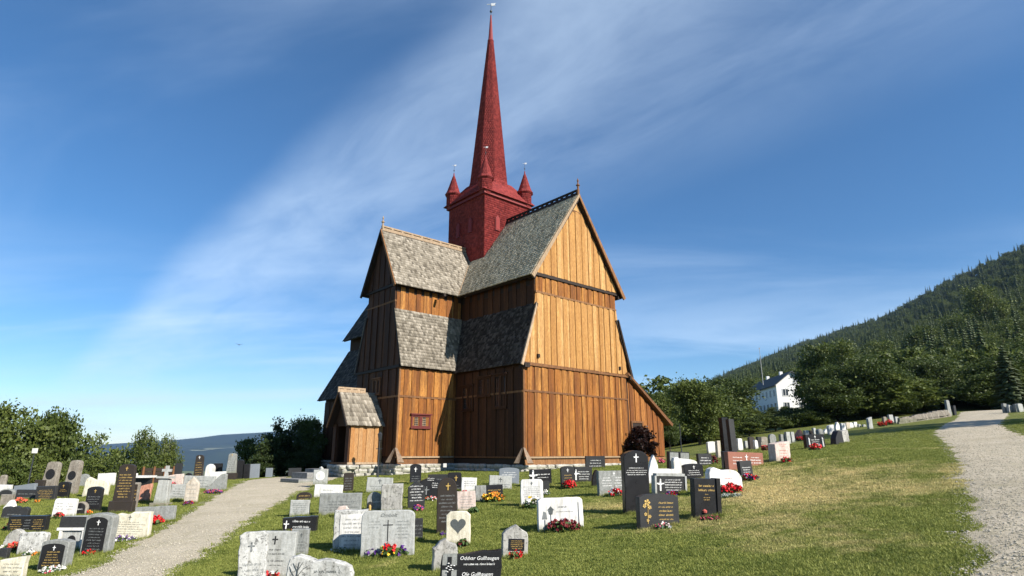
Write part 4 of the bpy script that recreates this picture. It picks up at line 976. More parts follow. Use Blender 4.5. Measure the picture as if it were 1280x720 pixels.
def gold_rose(sl, W, h, T, y, root):
    m = MB(); x = -W * .30
    m.tube((x, y - .004, h * .12), (x + .015, y - .004, h * .75), .008, .006)
    for k, (dx, dz, s) in enumerate(((0, .74, .085), (-.07, .64, .05), (.06, .60, .05), (-.05, .40, .045), (.05, .33, .045), (0, .22, .04))):
        for i in range(5):
            a = i * 1.257 + k; m.add([(x + dx * W + math.cos(a) * .1 * s * h, y - .007, h * dz + math.sin(a) * .1 * s * h), (x + dx * W + math.cos(a - .5) * s * h, y - .006, h * dz + math.sin(a - .5) * s * h), (x + dx * W + math.cos(a) * s * h * 1.3, y - .009, h * dz + math.sin(a) * s * h * 1.3), (x + dx * W + math.cos(a + .5) * s * h, y - .006, h * dz + math.sin(a + .5) * s * h)], [[0, 1, 2, 3]])
    m.build('rose', INK['gold'], sl)
def book(sl, W, h, T, y, root):
    m = MB(); m.prism([(W * .40, -T / 2 - .03, -.1), (W * .5 + .05, -T / 2 - .005, -.1), (W * .5 + .05, -T / 2 - .005, h + .01), (W * .40, -T / 2 - .03, h + .01)], [(W * .40, T / 2 + .02, -.1), (W * .5 + .05, T / 2 + .02, -.1), (W * .5 + .05, T / 2 + .02, h + .01), (W * .40, T / 2 + .02, h + .01)]); m.build('book_spine', SM['black'], sl)
    m = MB(); m.lathe([(.001, -.04), (.045, -.02), (.05, .02), (.001, .05)], 8, (-W * .13, y - .012, h * .17)); m.build('rose', INK['red'], sl)
def etched_lamp(sl, W, h, T, y, root):
    m = MB(); x = -W * .22; b = .006
    m.tube((x, y - b, h * .14), (x, y - b, h * .52), .006, .006); m.prism([(x - .05, y - b, h * .62), (x + .05, y - b, h * .62), (x + .035, y - b, h * .5), (x - .035, y - b, h * .5)], [(x - .05, y, h * .62), (x + .05, y, h * .62), (x + .035, y, h * .5), (x - .035, y, h * .5)])
    m.prism([(x - .075, y - b, h * .63), (x + .075, y - b, h * .63), (x, y - b, h * .75)], [(x - .075, y, h * .63), (x + .075, y, h * .63), (x, y, h * .75)]); m.build('etched_lamp', INK['slate'], sl)
    m = MB(); m.tube((x - .13, y - b, h * .06), (x - .13, y - b, h * .34), .008, .008); m.prism([(x - .19, y - b, h * .36), (x - .08, y - b, h * .36), (x - .1, y - b, h * .56), (x - .15, y - b, h * .6)], [(x - .19, y, h * .36), (x - .08, y, h * .36), (x - .1, y, h * .56), (x - .15, y, h * .6)]); m.tube((x + W * .62, y - b, h * .1), (x + W * .62, y - b, h * .85), .008, .004); m.build('etched_figure', INK['grey'], sl)
def medallion(sl, W, h, T, y, root):
    m = MB(); vs = [(.19 * W * 2 * math.cos(i * math.pi / 10) * .85, y - .012, h * .55 + .38 * W * math.sin(i * math.pi / 10)) for i in range(20)]; m.prism(vs, [(a, y, c) for a, b, c in vs]); m.build('medallion', SM['black'], sl)
def white_disc(sl, W, h, T, y, root):
    m = MB(); vs = [(W * .33 * math.cos(i * math.pi / 14), y - .02, h * .56 + W * .33 * math.sin(i * math.pi / 14)) for i in range(28)]; m.prism(vs, [(a, y, c) for a, b, c in vs]); m.build('disc', SM['white'], sl)
    m = MB(); m.lathe([(.09, 0), (.10, .05), (.02, .13)], 4, (0, 0, h)); m.build('knob', SM['pale'], sl)
def top_cross(sl, W, h, T, y, root):
    m = MB(); m.box((-W * .56, -T * .7, h), (W * .56, T * .7, h + .07)); m.box((-.05, -.05, h + .07), (.05, .05, h + .42)); m.box((-.15, -.045, h + .22), (.15, .045, h + .31)); m.build('stone_cross', SM['pale'], sl)
def gate(sl, W, h, T, y, root):
    m = MB(); vs = [(W * .16 * math.cos(i * math.pi / 10), y - .02, h * .28 + W * .22 * math.sin(i * math.pi / 10)) for i in range(20)]; m.prism(vs, [(a, y, c) for a, b, c in vs]); m.build('oval_plaque', SM['black'], sl)
    m = MB(); m.box((-W * .56, y - .05, h * .60), (W * .56, y, h * .68)); m.box((-W * .46, y - .04, 0), (-W * .36, y, h * .6)); m.box((W * .36, y - .04, 0), (W * .46, y, h * .6)); m.build('moulding', SM['white'], sl)
    m = MB(); m.box((-W * .52, y - .02, h * .69), (W * .52, y, h * 1.0)); m.build('plaque', SM['char'], sl)
def candles(sl, W, h, T, y, root):
    m = MB()
    for s in (-1, 1): m.lathe([(W * .06, h * .12), (W * .045, h * .2), (W * .035, h * .62), (W * .05, h * .66), (W * .004, h * .8)], 8, (s * W * .36, y - .01, 0))
    m.build('carved_candle', SM['white'], sl)
def table_top(sl, W, h, T, y, root):
    m = MB(); m.box((-W * .56, -.35, h), (W * .56, .35, h + .08)); m.build('table_slab', SM['white'], sl)
def niche(sl, W, h, T, y, root):
    m = MB(); p = outline('round', W * .30, h * .5, None); m.prism([(x - W * .28, y - .02, z + .02) for x, z in p], [(x - W * .28, y, z + .02) for x, z in p]); m.build('lantern_niche', INK['black'], sl)
    m = MB(); m.lathe([(.03, 0), (.035, .1), (.01, .14)], 8, (-W * .28, y - .04, .06)); m.build('grave_candle', INK['gold'], sl)
def stone_frame(sl, W, h, T, y, root):
    m = MB(); m.box((-W * .56, -T * .65, -.1), (-W * .5, T * .65, h * 1.02)); m.box((W * .5, -T * .65, -.1), (W * .56, T * .65, h * 1.02)); m.box((-W * .5, -T * .65, h), (W * .5, T * .65, h * 1.14)); m.build('rough_frame', SM['pale'], sl)
def grey_block(sl, W, h, T, y, root):
    m = MB(); m.box((-W * .5 - .32, -T * .6, -.1), (-W * .5, T * .6, h * 1.0)); m.build('side_block', SM['grey'], sl)
def split_line(sl, W, h, T, y, root):
    m = MB(); m.box((-.008, y - .004, h * .08), (.008, y, h * .82)); m.build('dividing_line', INK['white'], sl)

def carved_tree(sl, W, h, T, y, root):
    m = MB(); x = -W * .34; b = y - .005; P = lambda fx, fz: (x + W * fx, b, h * fz)
    m.tube(P(-.02, .05), P(0, .45), .016, .012); m.tube(P(0, .45), P(.02, .85), .012, .005)
    for fx, fz, gx, gz in ((0, .40, -.09, .62), (0, .48, .10, .70), (.01, .60, -.07, .82), (.015, .66, .08, .86), (-.09, .62, -.12, .74), (.10, .70, .16, .76)): m.tube(P(fx, fz), P(gx, gz), .007, .003, 4)
    m.build('carved_tree', INK['slate'], sl)
W6 = lambda ink, n, za=.15, zb=.8, x0=-.40, x1=.40: (ink, n, x0, x1, za, zb)
HS = headstone
# middle field, front to back
HS(588, 738, 75, 687, 'slant', 'black', 'black slab with white script names and a grey rose panel, at the bottom edge', yaw=6, extra=rose_panel, hscale=1.0)
HS(484, 697, 66, 638, 'soft', 'pale', 'wide pale grey slab with a tall thin black cross between two columns of names', yaw=4, t=.16, lines=[('grey', 3, -.40, -.12, .62, .80), ('grey', 6, .12, .42, .38, .80)], extra=lambda *a: (big_name([('Ombolt', 0, .86, .12, 'slate', .3)])(*a), (lambda m: (m.box((-.008, a[4] - .004, a[2] * .34), (.008, a[4], a[2] * .80)), m.box((-.09, a[4] - .0035, a[2] * .68), (.09, a[4], a[2] * .70)), m.build('cross', INK['black'], a[0])))(MB())))
HS(437, 690, 41, 637, '', 'lichen', 'speckled grey stone framing a smooth bluish white plaque', yaw=8, plaque=('', .06, .06, .74, .84, 'white'), lines=W6('grey', 7, .14, .84, -.26, .36))
HS(313, 738, 33, 665, 'soft', 'lichen', 'tall white stone speckled with dark lichen, leftmost of the front group by the gravel path', yaw=10, cross=('grey', -.05, .66, .16), lines=W6('grey', 4, .1, .5))
HS(344, 728, 40, 664, '', 'pale', 'smooth pale grey stone with a small black cross, half behind the lichen stone', yaw=6, cross=('black', -.12, .74, .16), lines=[('black', 2, -.4, .2, .52, .68), ('black', 2, -.4, .2, .3, .46)])
HS(373, 697, 21, 661, '', 'grey', 'narrow mid grey stone under the slanted black script slab', yaw=8, cross=('slate', .1, .72, .14), lines=W6('slate', 4, .2, .62))
HS(398, 745, 80, 694, 'wave', 'lichen', 'broad white lichen stone with a carved tree, cut by the bottom of the picture', yaw=5, lines=[('slate', 3, -.18, .4, .25, .72)], extra=carved_tree)
HS(374, 666, 41, 644, 'slant', 'black', 'slanted low black slab with white script standing behind the grey stones', yaw=5, lines=[('white', 2, -.22, .34, .22, .88)], cross=('white', -.38, .2, .45))
HS(573, 682, 30, 639, 'chamfer', 'cream', 'cream stone with cut corners and a dark grey heart', yaw=2, extra=heart)
HS(556, 714, 31, 673, 'gothic', 'rough', 'rough speckled stone with a pointed top behind the black rose slab', yaw=12, jagged=.012)
HS(643, 697, 31, 656, 'gothic', 'rough', 'small grey stone with a pointed top holding a black gold-lettered plaque', yaw=12, plaque=('', .04, .22, .62, .36, 'black'), lines=W6('gold', 5, .26, .55, -.22, .30))
HS(701, 663, 56, 622, 'soft', 'white', 'bright white wide stone with an etched lantern and dark red plants below', yaw=8, lines=[('slate', 1, -.08, .16, .66, .80), ('slate', 1, -.12, .30, .54, .62)], extra=etched_lamp, t=.2)
HS(823, 660, 51, 617, 'semi', 'char', 'wide charcoal stone with a curved top and a golden rose beside gold script', yaw=14, lines=[('gold', 5, -.10, .42, .20, .80)], extra=gold_rose, t=.16)
HS(882, 648, 32, 598, '', 'black', 'black book-shaped stone with gold lettering and a thick spine', yaw=14, lines=[('gold', 2, -.34, .32, .66, .88), ('gold', 1, -.08, .08, .58, .63), ('gold', 2, -.16, .14, .44, .55)], extra=book, t=.16)
HS(796, 642, 31, 563, 'semi', 'black', 'tallest black polished stone in the middle, with a white cross at its top', yaw=14, cross=('white', 0, .81, .13), lines=[('white', 4, -.44, .44, .60, .74)], t=.2)
HS(558, 668, 25, 597, 'round', 'brown', 'tall dark brown arched stone with a faint cross, behind the cream heart stone', yaw=10, cross=('gold', .05, .78, .12), lines=W6('grey', 8, .2, .72))
HS(522, 677, 12, 648, '', 'char', 'small charcoal stone peeking out behind the wide pale grey slab', yaw=10, lines=W6('grey', 4))
HS(520, 638, 21, 601, 'pent', 'char', 'charcoal stone with a peaked top and purple flowers at its foot', yaw=10, lines=W6('white', 6, .3, .88))
HS(537, 624, 28, 596, 'pent', 'black', 'broad black stone with a peaked top and white lettering behind the peaked charcoal one', yaw=10, lines=[('white', 2, -.24, .2, .82, .98), ('white', 3, 0, .44, .5, .78)], cross=('grey', -.18, .2, .34))
HS(489, 641, 26, 604.5, '', 'rough', 'rough pale lichen block behind the wide pale grey slab', yaw=8, jagged=.018, t=.24)
HS(468, 640, 19, 615, 'round', 'grey', 'small grey stone with a white arch and a dark candle niche', yaw=8, extra=niche, lines=W6('white', 1, .46, .6, -.1, .4))
HS(425, 644, 51, 616.5, '', 'grey', 'wide mid grey slab standing left of the candle niche stone', yaw=6, lines=[('slate', 1, -.1, .1, .80, .92), ('slate', 4, -.4, .42, .2, .7)])
HS(428, 648, 18, 632, 'boulder', 'pink', 'low pinkish rough stone in front of the wide grey slab', yaw=6)
HS(374, 646, 23, 625, '', 'pale', 'light grey upright slab behind the slanted black script slab', yaw=4, lines=W6('slate', 6, .2, .85))
HS(380, 627, 18, 615, 'round', 'brown', 'low dark brown arched stone at the lawn corner beside the gravel path', yaw=4, lines=W6('gold', 2))
HS(410, 622, 34, 606, '', 'white', 'low white slab in front of the white disc memorial', yaw=5, lines=W6('slate', 1, .5, .8, -.2, .2))
HS(400, 609, 17, 587, '', 'pale', 'square pale block with a round white disc beside the porch steps', yaw=5, extra=white_disc, plinth=('pale', .18, .6), t=.2)
HS(435, 616, 12, 591, 'soft', 'brown', 'narrow dark brown stone standing right of the low white slab', yaw=8, lines=W6('grey', 5))
HS(474, 616, 32, 597, '', 'pale', 'pale grey slab with a tiny cross near the lamp post', yaw=6, cross=('slate', 0, .6, .3), lines=W6('slate', 2, .2, .5))
HS(519, 605, 14, 580, 'semi', 'black', 'black upright stone close to the church foundation below the small red window', yaw=8, cross=('white', 0, .6, .22), lines=W6('grey', 3, .1, .45))
HS(548, 607, 26, 593, '', 'char', 'low charcoal slab behind the peaked stones', yaw=8, lines=W6('grey', 2))
HS(568, 614, 17, 590.5, 'soft', 'black', 'black stone partly hidden by the tall brown arched stone', yaw=8, cross=('gold', .1, .55, .26), lines=W6('grey', 2, .1, .4))
HS(586, 616, 19, 597, '', 'white', 'white rectangular stone with a red posy at its foot', yaw=6, lines=W6('slate', 3, .4, .85))
HS(583, 639, 23, 614, '', 'pink', 'pale pinkish white slab beside the tall brown arched stone', yaw=6, lines=W6('grey', 5))
HS(618, 626, 21, 606, '', 'black', 'black plaque stone with a grey side block and orange flowers in front', yaw=8, lines=W6('gold', 2, .4, .8), extra=grey_block, t=.16)
HS(625, 613, 28, 594.5, '', 'pale', 'light grey slab behind the orange flowers', yaw=8, cross=('slate', 0, .55, .3), lines=W6('slate', 2, .2, .5))
HS(636, 606, 25, 584.5, 'semi', 'bluegrey', 'blue grey stone with a curved top near the church corner', yaw=8, lines=W6('white', 3, .4, .8))
HS(665, 633, 28, 599, 'soft', 'white', 'white upright stone with rounded shoulders and pale flowers at its foot', yaw=4, cross=('slate', 0, .78, .12), lines=W6('slate', 7, .25, .76))
HS(676, 608, 27, 586.5, '', 'black', 'black slab with a tall white cross by the church corner', yaw=8, cross=('white', -.36, .2, .7), lines=W6('white', 2, .45, .8, -.2, .4))
HS(682, 615, 9, 601, 'soft', 'char', 'tiny dark stone just right of the white rounded stone', yaw=8)
HS(710, 610, 17, 582.5, 'semi', 'char', 'narrow charcoal stone with a small cross and bright red flowers', yaw=10, cross=('white', 0, .72, .16), lines=W6('gold', 3, .3, .65))
HS(729, 604, 22, 583.5, '', 'char', 'charcoal slab right behind the narrow charcoal stone with the cross', yaw=10, lines=W6('white', 4, .2, .8), cross=('white', -.44, .2, .6))
HS(744, 586, 24, 570, '', 'char', 'low charcoal slab close to the sunlit gable with red flowers', yaw=10, lines=W6('white', 3))
HS(745, 609, 11, 587, 'boulder', 'black', 'rough black boulder stone touching the white-lettered grey slab', yaw=10)
HS(764, 619, 33, 588.5, '', 'grey', 'grey slab with white lettered lines left of the tallest black stone', yaw=11, cross=('white', .1, .8, .15), lines=[('white', 4, -.40, .02, .35, .78), ('white', 4, .08, .46, .35, .78)])
HS(817, 606, 15, 569, 'shard', 'white', 'pointed white natural stone right behind the tallest black stone', yaw=10)
HS(835, 602, 36, 586, '', 'white', 'low white slab behind the framed charcoal slab', yaw=10)
HS(837, 618, 36, 595, '', 'char', 'charcoal slab in a rough pale frame with white lines', yaw=12, cross=('white', -.36, .2, .6), lines=[('white', 5, -.24, .42, .2, .88)], extra=stone_frame)
HS(867, 601, 24, 579.5, 'semi', 'black', 'black arched stone between the white wavy stones', yaw=13, cross=('white', .02, .68, .2), lines=W6('white', 3, .3, .66))
HS(856, 592, 30, 571.5, 'wave', 'white', 'white wavy stone behind the black arched stone', yaw=12, t=.22)
HS(848, 588, 27, 564.5, '', 'black', 'dark stone with two lighter panels near the lean-to corner', yaw=12, plaque=('', -.25, .5, .4, .45, 'grey'), extra=lambda sl, W, h, T, y, root: (lambda m: (m.box((W * .05, y - .012, h * .5), (W * .45, y, h * .95)), m.build('panel', SM['grey'], sl)))(MB()))
HS(906, 615, 40, 584, 'wave', 'white', 'large white wavy stone above a bed of red begonias', yaw=13, lines=W6('red', 1, .5, .62, -.1, .24), t=.24)
HS(881, 583, 17, 567, '', 'char', 'small charcoal slab with pale ornaments beside a reddish shrub', yaw=13, lines=W6('white', 3))
HS(911, 587, 14, 564, '', 'black', 'black stone half hidden behind the red brown granite slab', yaw=14, lines=W6('white', 1, .75, .95))
HS(931, 586, 46, 565.5, '', 'red', 'wide red brown granite slab with white lettering', yaw=12, cross=('white', .02, .5, .34), lines=[('white', 3, -.42, -.06, .2, .8), ('white', 3, .1, .44, .3, .8)])
HS(933, 599, 16, 576, '', 'char', 'small charcoal stone with white lines in front of the red brown slab', yaw=14, lines=W6('white', 4, .2, .7))
HS(975, 576, 20, 551, 'slant', 'pink', 'pale pink stone with a thick dark side and red flowers', yaw=22, lines=[('red', 2, -.25, .25, .7, .9), ('red', 3, -.3, .35, .2, .6)], t=.34)
HS(1019, 561, 24, 543, '', 'black', 'black slab with two carved white candles and red flowers', yaw=14, cross=('white', 0, .72, .2), lines=W6('white', 3, .3, .7, -.22, .22), extra=candles)
HS(1047, 556, 12, 538, 'shard', 'char', 'leaning dark boulder stone beside a pale one on the right lawn', yaw=24, t=.3)
HS(1055, 554, 9, 537, 'slant', 'rough', 'leaning pale boulder stone beside a dark one on the right lawn', yaw=24, t=.3)
HS(908, 568, 7.5, 522, '', 'black', 'tall dark twin slab, left one of the pair above the red brown granite', yaw=24, t=.3)
HS(917, 568, 7, 524, '', 'char', 'tall dark twin slab with a pale edge, right one of the pair', yaw=20, t=.26)
# rows below the trees on the right
for cx, base, w_, top, kind, mat, lab in [
 (890, 566, 11, 552, 'semi', 'white', 'small white arch stone below the round tree, left of the twin slabs'), (898.5, 574, 4, 551, '', 'beige', 'thin pale post stone left of the twin slabs'), (907, 565, 7, 553, 'round', 'white', 'small white rounded stone in front of the twin slabs'),
 (925, 563, 7, 548, 'taper', 'white', 'narrow white stone right of the twin slabs'), (933.5, 560, 5, 551, '', 'pale', 'tiny pale stone in the row under the bushes'), (940, 561, 7, 546, 'semi', 'brown', 'reddish brown stone in the row under the bushes'),
 (945, 561, 4, 550, 'round', 'white', 'tiny white stone next to the reddish brown one'), (949, 559, 5, 546, '', 'char', 'small dark grey stone in the row under the bushes'), (955, 558, 9, 546, 'semi', 'tan', 'squat brownish stone in the row under the bushes'),
 (966, 556, 8, 542.5, 'round', 'grey', 'grey arched stone just behind the pale pink stone'), (978, 556, 5, 543, '', 'grey', 'slim grey stone behind the right edge of the pink stone'), (985.5, 555, 5, 540, '', 'pale', 'pale slim leaning stone right of the pink stone'), (991, 553, 4, 540, '', 'pale', 'second pale slim leaning stone, nearer the black candle slab'),
 (999, 549, 10, 537, 'shard', 'salmon', 'reddish pointed stone with red flowers up the slope'), (1008.5, 547, 5, 538, '', 'pale', 'small pale stone left behind the candle slab'), (1014, 545, 4, 538, '', 'brown', 'small brown stone directly behind the candle slab'), (1018, 544, 3, 535, '', 'pale', 'thin pale stone behind the candle slab'), (1025, 544, 8, 536, 'round', 'grey', 'grey rounded stone behind the right end of the candle slab'),
 (1032, 542, 5, 536, 'shard', 'white', 'little white pointed stone on the upper slope'), (1039, 543, 7, 530.5, 'slant', 'white', 'bright white leaning stone on the upper slope'), (1047, 538, 6, 527.5, 'shard', 'white', 'white peaked stone behind the leaning boulders'), (1054.5, 542, 5, 529, '', 'white', 'tall white stone right behind the leaning boulders'),
 (1060, 536, 5, 528, 'semi', 'beige', 'tiny beige stone in the uppermost row'), (1064, 535, 5, 528, 'round', 'white', 'tiny white stone in the uppermost row'), (1069, 534, 4, 527.5, '', 'white', 'tiny white upright stone, last bright one in the uppermost row'), (1074, 534, 3, 530, 'round', 'pale', 'tiny pale stub at the right end of the uppermost row'), (1080, 533.5, 4, 530.5, 'boulder', 'pale', 'tiny low boulder at the end of the uppermost row'),
 (1088, 536, 5, 521, 'slant', 'pale', 'lone grey upright stone near the red flowers on the skyline'), (1106, 530, 4, 521, '', 'tan', 'brownish stone among the red flowers on the skyline'), (1114.5, 529, 5, 518.5, '', 'pale', 'pale upright stone right of the red flowers on the skyline'), (1121, 529, 4, 521, '', 'pale', 'small pale stone at the start of the dry stone wall'),
 (1187, 520, 5, 500, 'taper', 'grey', 'tall rough grey memorial post at the top of the gravel path'), (1193.5, 519, 3, 507, '', 'char', 'dark thin post stone right of the tall memorial post'), (1257, 516, 4, 504.5, '', 'grey', 'first grey stone of the dim row right of the path'), (1264, 515.5, 7, 506, 'wave', 'pale', 'pale wavy stone in the dim row right of the path'), (1271, 515, 4, 505, '', 'grey', 'slim grey stone in the dim row right of the path'), (1276, 515, 6, 504.5, 'semi', 'pale', 'last pale stone of the dim row at the right edge')]:
    HS(cx, base, w_, top, kind, mat, lab, yaw=16, t=.2)
# left field
for a in [
 dict(cx=12, base=730, wpx=28, top=694, kind='slant', mat='cream', label='cream slab cut by the lower left corner of the picture', lines=W6('slate', 5)),
 dict(cx=67, base=713, wpx=31, top=674, kind='semi', mat='grey', label='grey stone with an arched black plaque and white flowers, nearest on the left field', plaque=('semi', -.03, .06, .82, .82, 'black'), cross=('white', .0, .66, .14), lines=W6('gold', 6, .14, .66, -.34, .30), t=.24),
 dict(cx=120, base=693, wpx=32, top=641, kind='semi', mat='grey', label='tall grey stone with an arched black plaque beside the broken cream slab', plaque=('semi', -.05, .06, .74, .86, 'black'), cross=('white', .0, .72, .12), lines=W6('grey', 8, .12, .68, -.34, .26), t=.26),
 dict(cx=160, base=675, wpx=47, top=639, kind='slant', mat='cream', label='irregular cream slab with broken edges beside the gravel path', jagged=.03, cross=('slate', 0, .72, .14), lines=W6('slate', 6, .2, .68)),
 dict(cx=91, base=688, wpx=31, top=645, kind='', mat='pale', label='pale gateway-shaped stone with an oval black plaque and a dark top', extra=gate, t=.3),
 dict(cx=39, base=694, wpx=30, top=665, kind='soft', mat='lichen', label='lichen grey slab between the red flowers and the arched black plaque', jagged=.012),
 dict(cx=18, base=686, wpx=22, top=661, kind='boulder', mat='rough', label='rounded pale rough stone behind bright red flowers at the left edge'),
 dict(cx=4, base=700, wpx=9, top=685, kind='', mat='char', label='small charcoal stone at the left edge below the rounded rough one'),
 dict(cx=34, base=666, wpx=43, top=644.5, kind='', mat='black', label='very wide black slab with gold columns of names and a central ornament', lines=[('gold', 5, -.44, -.12, .2, .85), ('grey', 4, -.08, .10, .2, .85), ('gold', 5, .14, .45, .2, .85)]),
 dict(cx=18, base=650, wpx=28, top=632.5, kind='scallop', mat='char', label='charcoal stone with a scalloped openwork top', lines=W6('grey', 2, .1, .5)),
 dict(cx=79, base=647, wpx=24, top=623, kind='soft', mat='white', label='white stone like an open book with red flowers, behind the gateway stone', lines=[('slate', 3, -.4, -.05, .4, .8), ('slate', 3, .05, .4, .4, .8)]),
 dict(cx=100, base=645, wpx=15, top=627, kind='round', mat='tan', label='small arched brown stone with a dark face and white ornaments', plaque=('round', 0, .08, .8, .84, 'black'), lines=W6('white', 1, .4, .6, -.2, .2)),
 dict(cx=115, base=641, wpx=17, top=608, kind='semi', mat='black', label='black arched stone with a tiny cross, left of the tall two-tier obelisk', cross=('gold', .05, .76, .12), lines=W6('grey', 4, .3, .66)),
 dict(cx=151, base=641, wpx=22, top=580, kind='taper', mat='brown', label='tall dark two-tier obelisk with gold lettering on the left field', plinth=('brown', .24, 1.25), cross=('gold', 0, .82, .1), lines=W6('gold', 9, .08, .75, -.36, .36), lean=2),
 dict(cx=164, base=637, wpx=11, top=603, kind='soft', mat='tan', label='narrow brown stone with a pale rim half behind the two-tier obelisk', plaque=('soft', 0, .1, .7, .84, 'brown'), lines=W6('gold', 5)),
 dict(cx=193, base=654, wpx=45, top=633, kind='', mat='grey', label='wide grey low slab with one bright red flower bunch beside the path'),
 dict(cx=201, base=632, wpx=15, top=598, kind='taper', mat='pale', label='pale pillar stone topped with a small stone cross', extra=top_cross, plinth=('tan', .1, 1.4), t=.3),
 dict(cx=179, base=628, wpx=12, top=604, kind='slant', mat='salmon', label='salmon pink leaning slab left of the cross-topped pillar', lean=3),
 dict(cx=175, base=617, wpx=22, top=597, kind='', mat='black', label='black tomb with a thin white table top behind the salmon slab', extra=table_top),
 dict(cx=119, base=621, wpx=28, top=597, kind='wave', mat='cream', label='creamy lumpy natural stone behind the black arched stone', jagged=.02),
 dict(cx=132, base=608, wpx=19, top=591.5, kind='', mat='white', label='bright white rectangular stone in front of the loose trees'),
 dict(cx=103, base=607, wpx=17, top=592, kind='boulder', mat='grey', label='low grey boulder right of the twin medallion stones'),
 dict(cx=61, base=609, wpx=16, top=577, kind='taper', mat='tan', label='tall brown stone with a dark medallion, left of the twin pair', extra=medallion, lean=2, t=.3),
 dict(cx=87, base=618, wpx=14, top=575, kind='taper', mat='tan', label='tall brown stone with a dark medallion, right of the twin pair', extra=medallion, lean=2, t=.3),
 dict(cx=78, base=623, wpx=13, top=602, kind='semi', mat='black', label='narrow black stone in front of the right medallion stone', lines=W6('gold', 2, .4, .6, -.3, .3), cross=('gold', 0, .66, .16)),
 dict(cx=57, base=626, wpx=22, top=607.5, kind='', mat='char', label='charcoal square slab in front of the left medallion stone', lines=W6('gold', 6)),
 dict(cx=34, base=625, wpx=25, top=612, kind='', mat='char', label='low charcoal slab with coral flowers before the light grey slab', lines=W6('grey', 2)),
 dict(cx=31, base=617, wpx=24, top=604.5, kind='slant', mat='bluegrey', label='light blue grey slab behind the low charcoal slab'),
 dict(cx=48, base=613, wpx=11, top=600, kind='', mat='brown', label='dark brown stone between the light slab and the left medallion stone'),
 dict(cx=8, base=622, wpx=17, top=611, kind='round', mat='grey', label='dark grey arched low stone at the left edge', plaque=('round', 0, .1, .8, .8, 'char')),
 dict(cx=5, base=617, wpx=14, top=606, kind='', mat='white', label='low white slab at the left edge behind the arched one'),
 dict(cx=2, base=609, wpx=7, top=593.5, kind='semi', mat='tan', label='brown arched stone cut by the left edge near the trees'),
 dict(cx=7, base=634, wpx=13, top=618, kind='', mat='tan', label='squat brown stone at the left edge behind the white rock'),
 dict(cx=11, base=641, wpx=13, top=625, kind='shard', mat='white', label='small bright white rock behind the scalloped stone'),
 dict(cx=218, base=608, wpx=19, top=592, kind='slant', mat='pink', label='low brownish pink stone with pink flowers', jagged=.015),
 dict(cx=222, base=597, wpx=8, top=579, kind='', mat='char', label='charcoal upright stone against the blue valley, with a little pale post'),
 dict(cx=248, base=596, wpx=11, top=568.5, kind='taper', mat='brown', label='dark brown obelisk outlined against the blue valley', plinth=('brown', .12, 1.3), cross=('white', 0, .82, .12), lines=W6('gold', 6, .1, .74)),
 dict(cx=261, base=599, wpx=11, top=580, kind='round', mat='white', label='ornate white rounded stone right of the dark brown obelisk'),
 dict(cx=272, base=592, wpx=10, top=579, kind='', mat='black', label='black square stone against the blue valley'),
 dict(cx=288, base=600, wpx=11, top=566.5, kind='taper', mat='grey', label='grey obelisk on a reddish plinth near the bend of the path', plinth=('brown', .26, 1.2), cross=('gold', 0, .85, .1), lines=W6('slate', 7, .1, .75), t=.3),
 dict(cx=248, base=611, wpx=36, top=595, kind='', mat='pale', label='wide pale grey slab behind the beige tall stone', lines=W6('slate', 3)),
 dict(cx=273, base=602, wpx=16, top=589.5, kind='', mat='white', label='white slab behind the grey wing-shaped stone'),
 dict(cx=270, base=614, wpx=23, top=592, kind='wing', mat='grey', label='grey wing-shaped stone with purple flowers beside the path', t=.2),
 dict(cx=223, base=625, wpx=20, top=605.5, kind='', mat='pale', label='plain pale grey slab left of the beige tall stone', lines=W6('slate', 4)),
 dict(cx=238, base=629, wpx=15, top=596, kind='gothic', mat='beige', label='tall beige stone with a pointed top and red flowers at its foot', lines=W6('grey', 4)),
 dict(cx=235, base=600, wpx=8, top=591, kind='round', mat='black', label='small black domed stone by the dark brown obelisk'),
 dict(cx=250, base=610.5, wpx=6, top=605.5, kind='boulder', mat='white', label='tiny white rock in front of the wide pale slab'),
 dict(cx=167, base=603, wpx=6, top=591.5, kind='', mat='white', label='little white stone beside the top of the two-tier obelisk'),
 dict(cx=299, base=597, wpx=8, top=574.5, kind='semi', mat='black', label='black upright stone in the tree shade, nearest to the grey obelisk'),
 dict(cx=308, base=597, wpx=7, top=580, kind='', mat='black', label='second black stone in the tree shade'),
 dict(cx=318, base=597, wpx=11, top=580, kind='', mat='bluegrey', label='blue grey stone in the tree shade'),
 dict(cx=336, base=596, wpx=8, top=585, kind='', mat='bluegrey', label='small blue grey stone under the dark round bush'),
 dict(cx=368, base=597, wpx=15, top=585, kind='', mat='char', label='charcoal slab in the shade left of the church')]:
    a.setdefault('yaw', 8); HS(**a)
m = MB(); m.lathe([(.10, -.1), (.10, .5), (.13, .52), (.13, .58), (.02, .62)], 10); q = at(221, 600); o = m.build('stone_post', SM['beige']); o.location = q; tag(o, 'little pale round post in front of the charcoal upright stone', 'stone post')

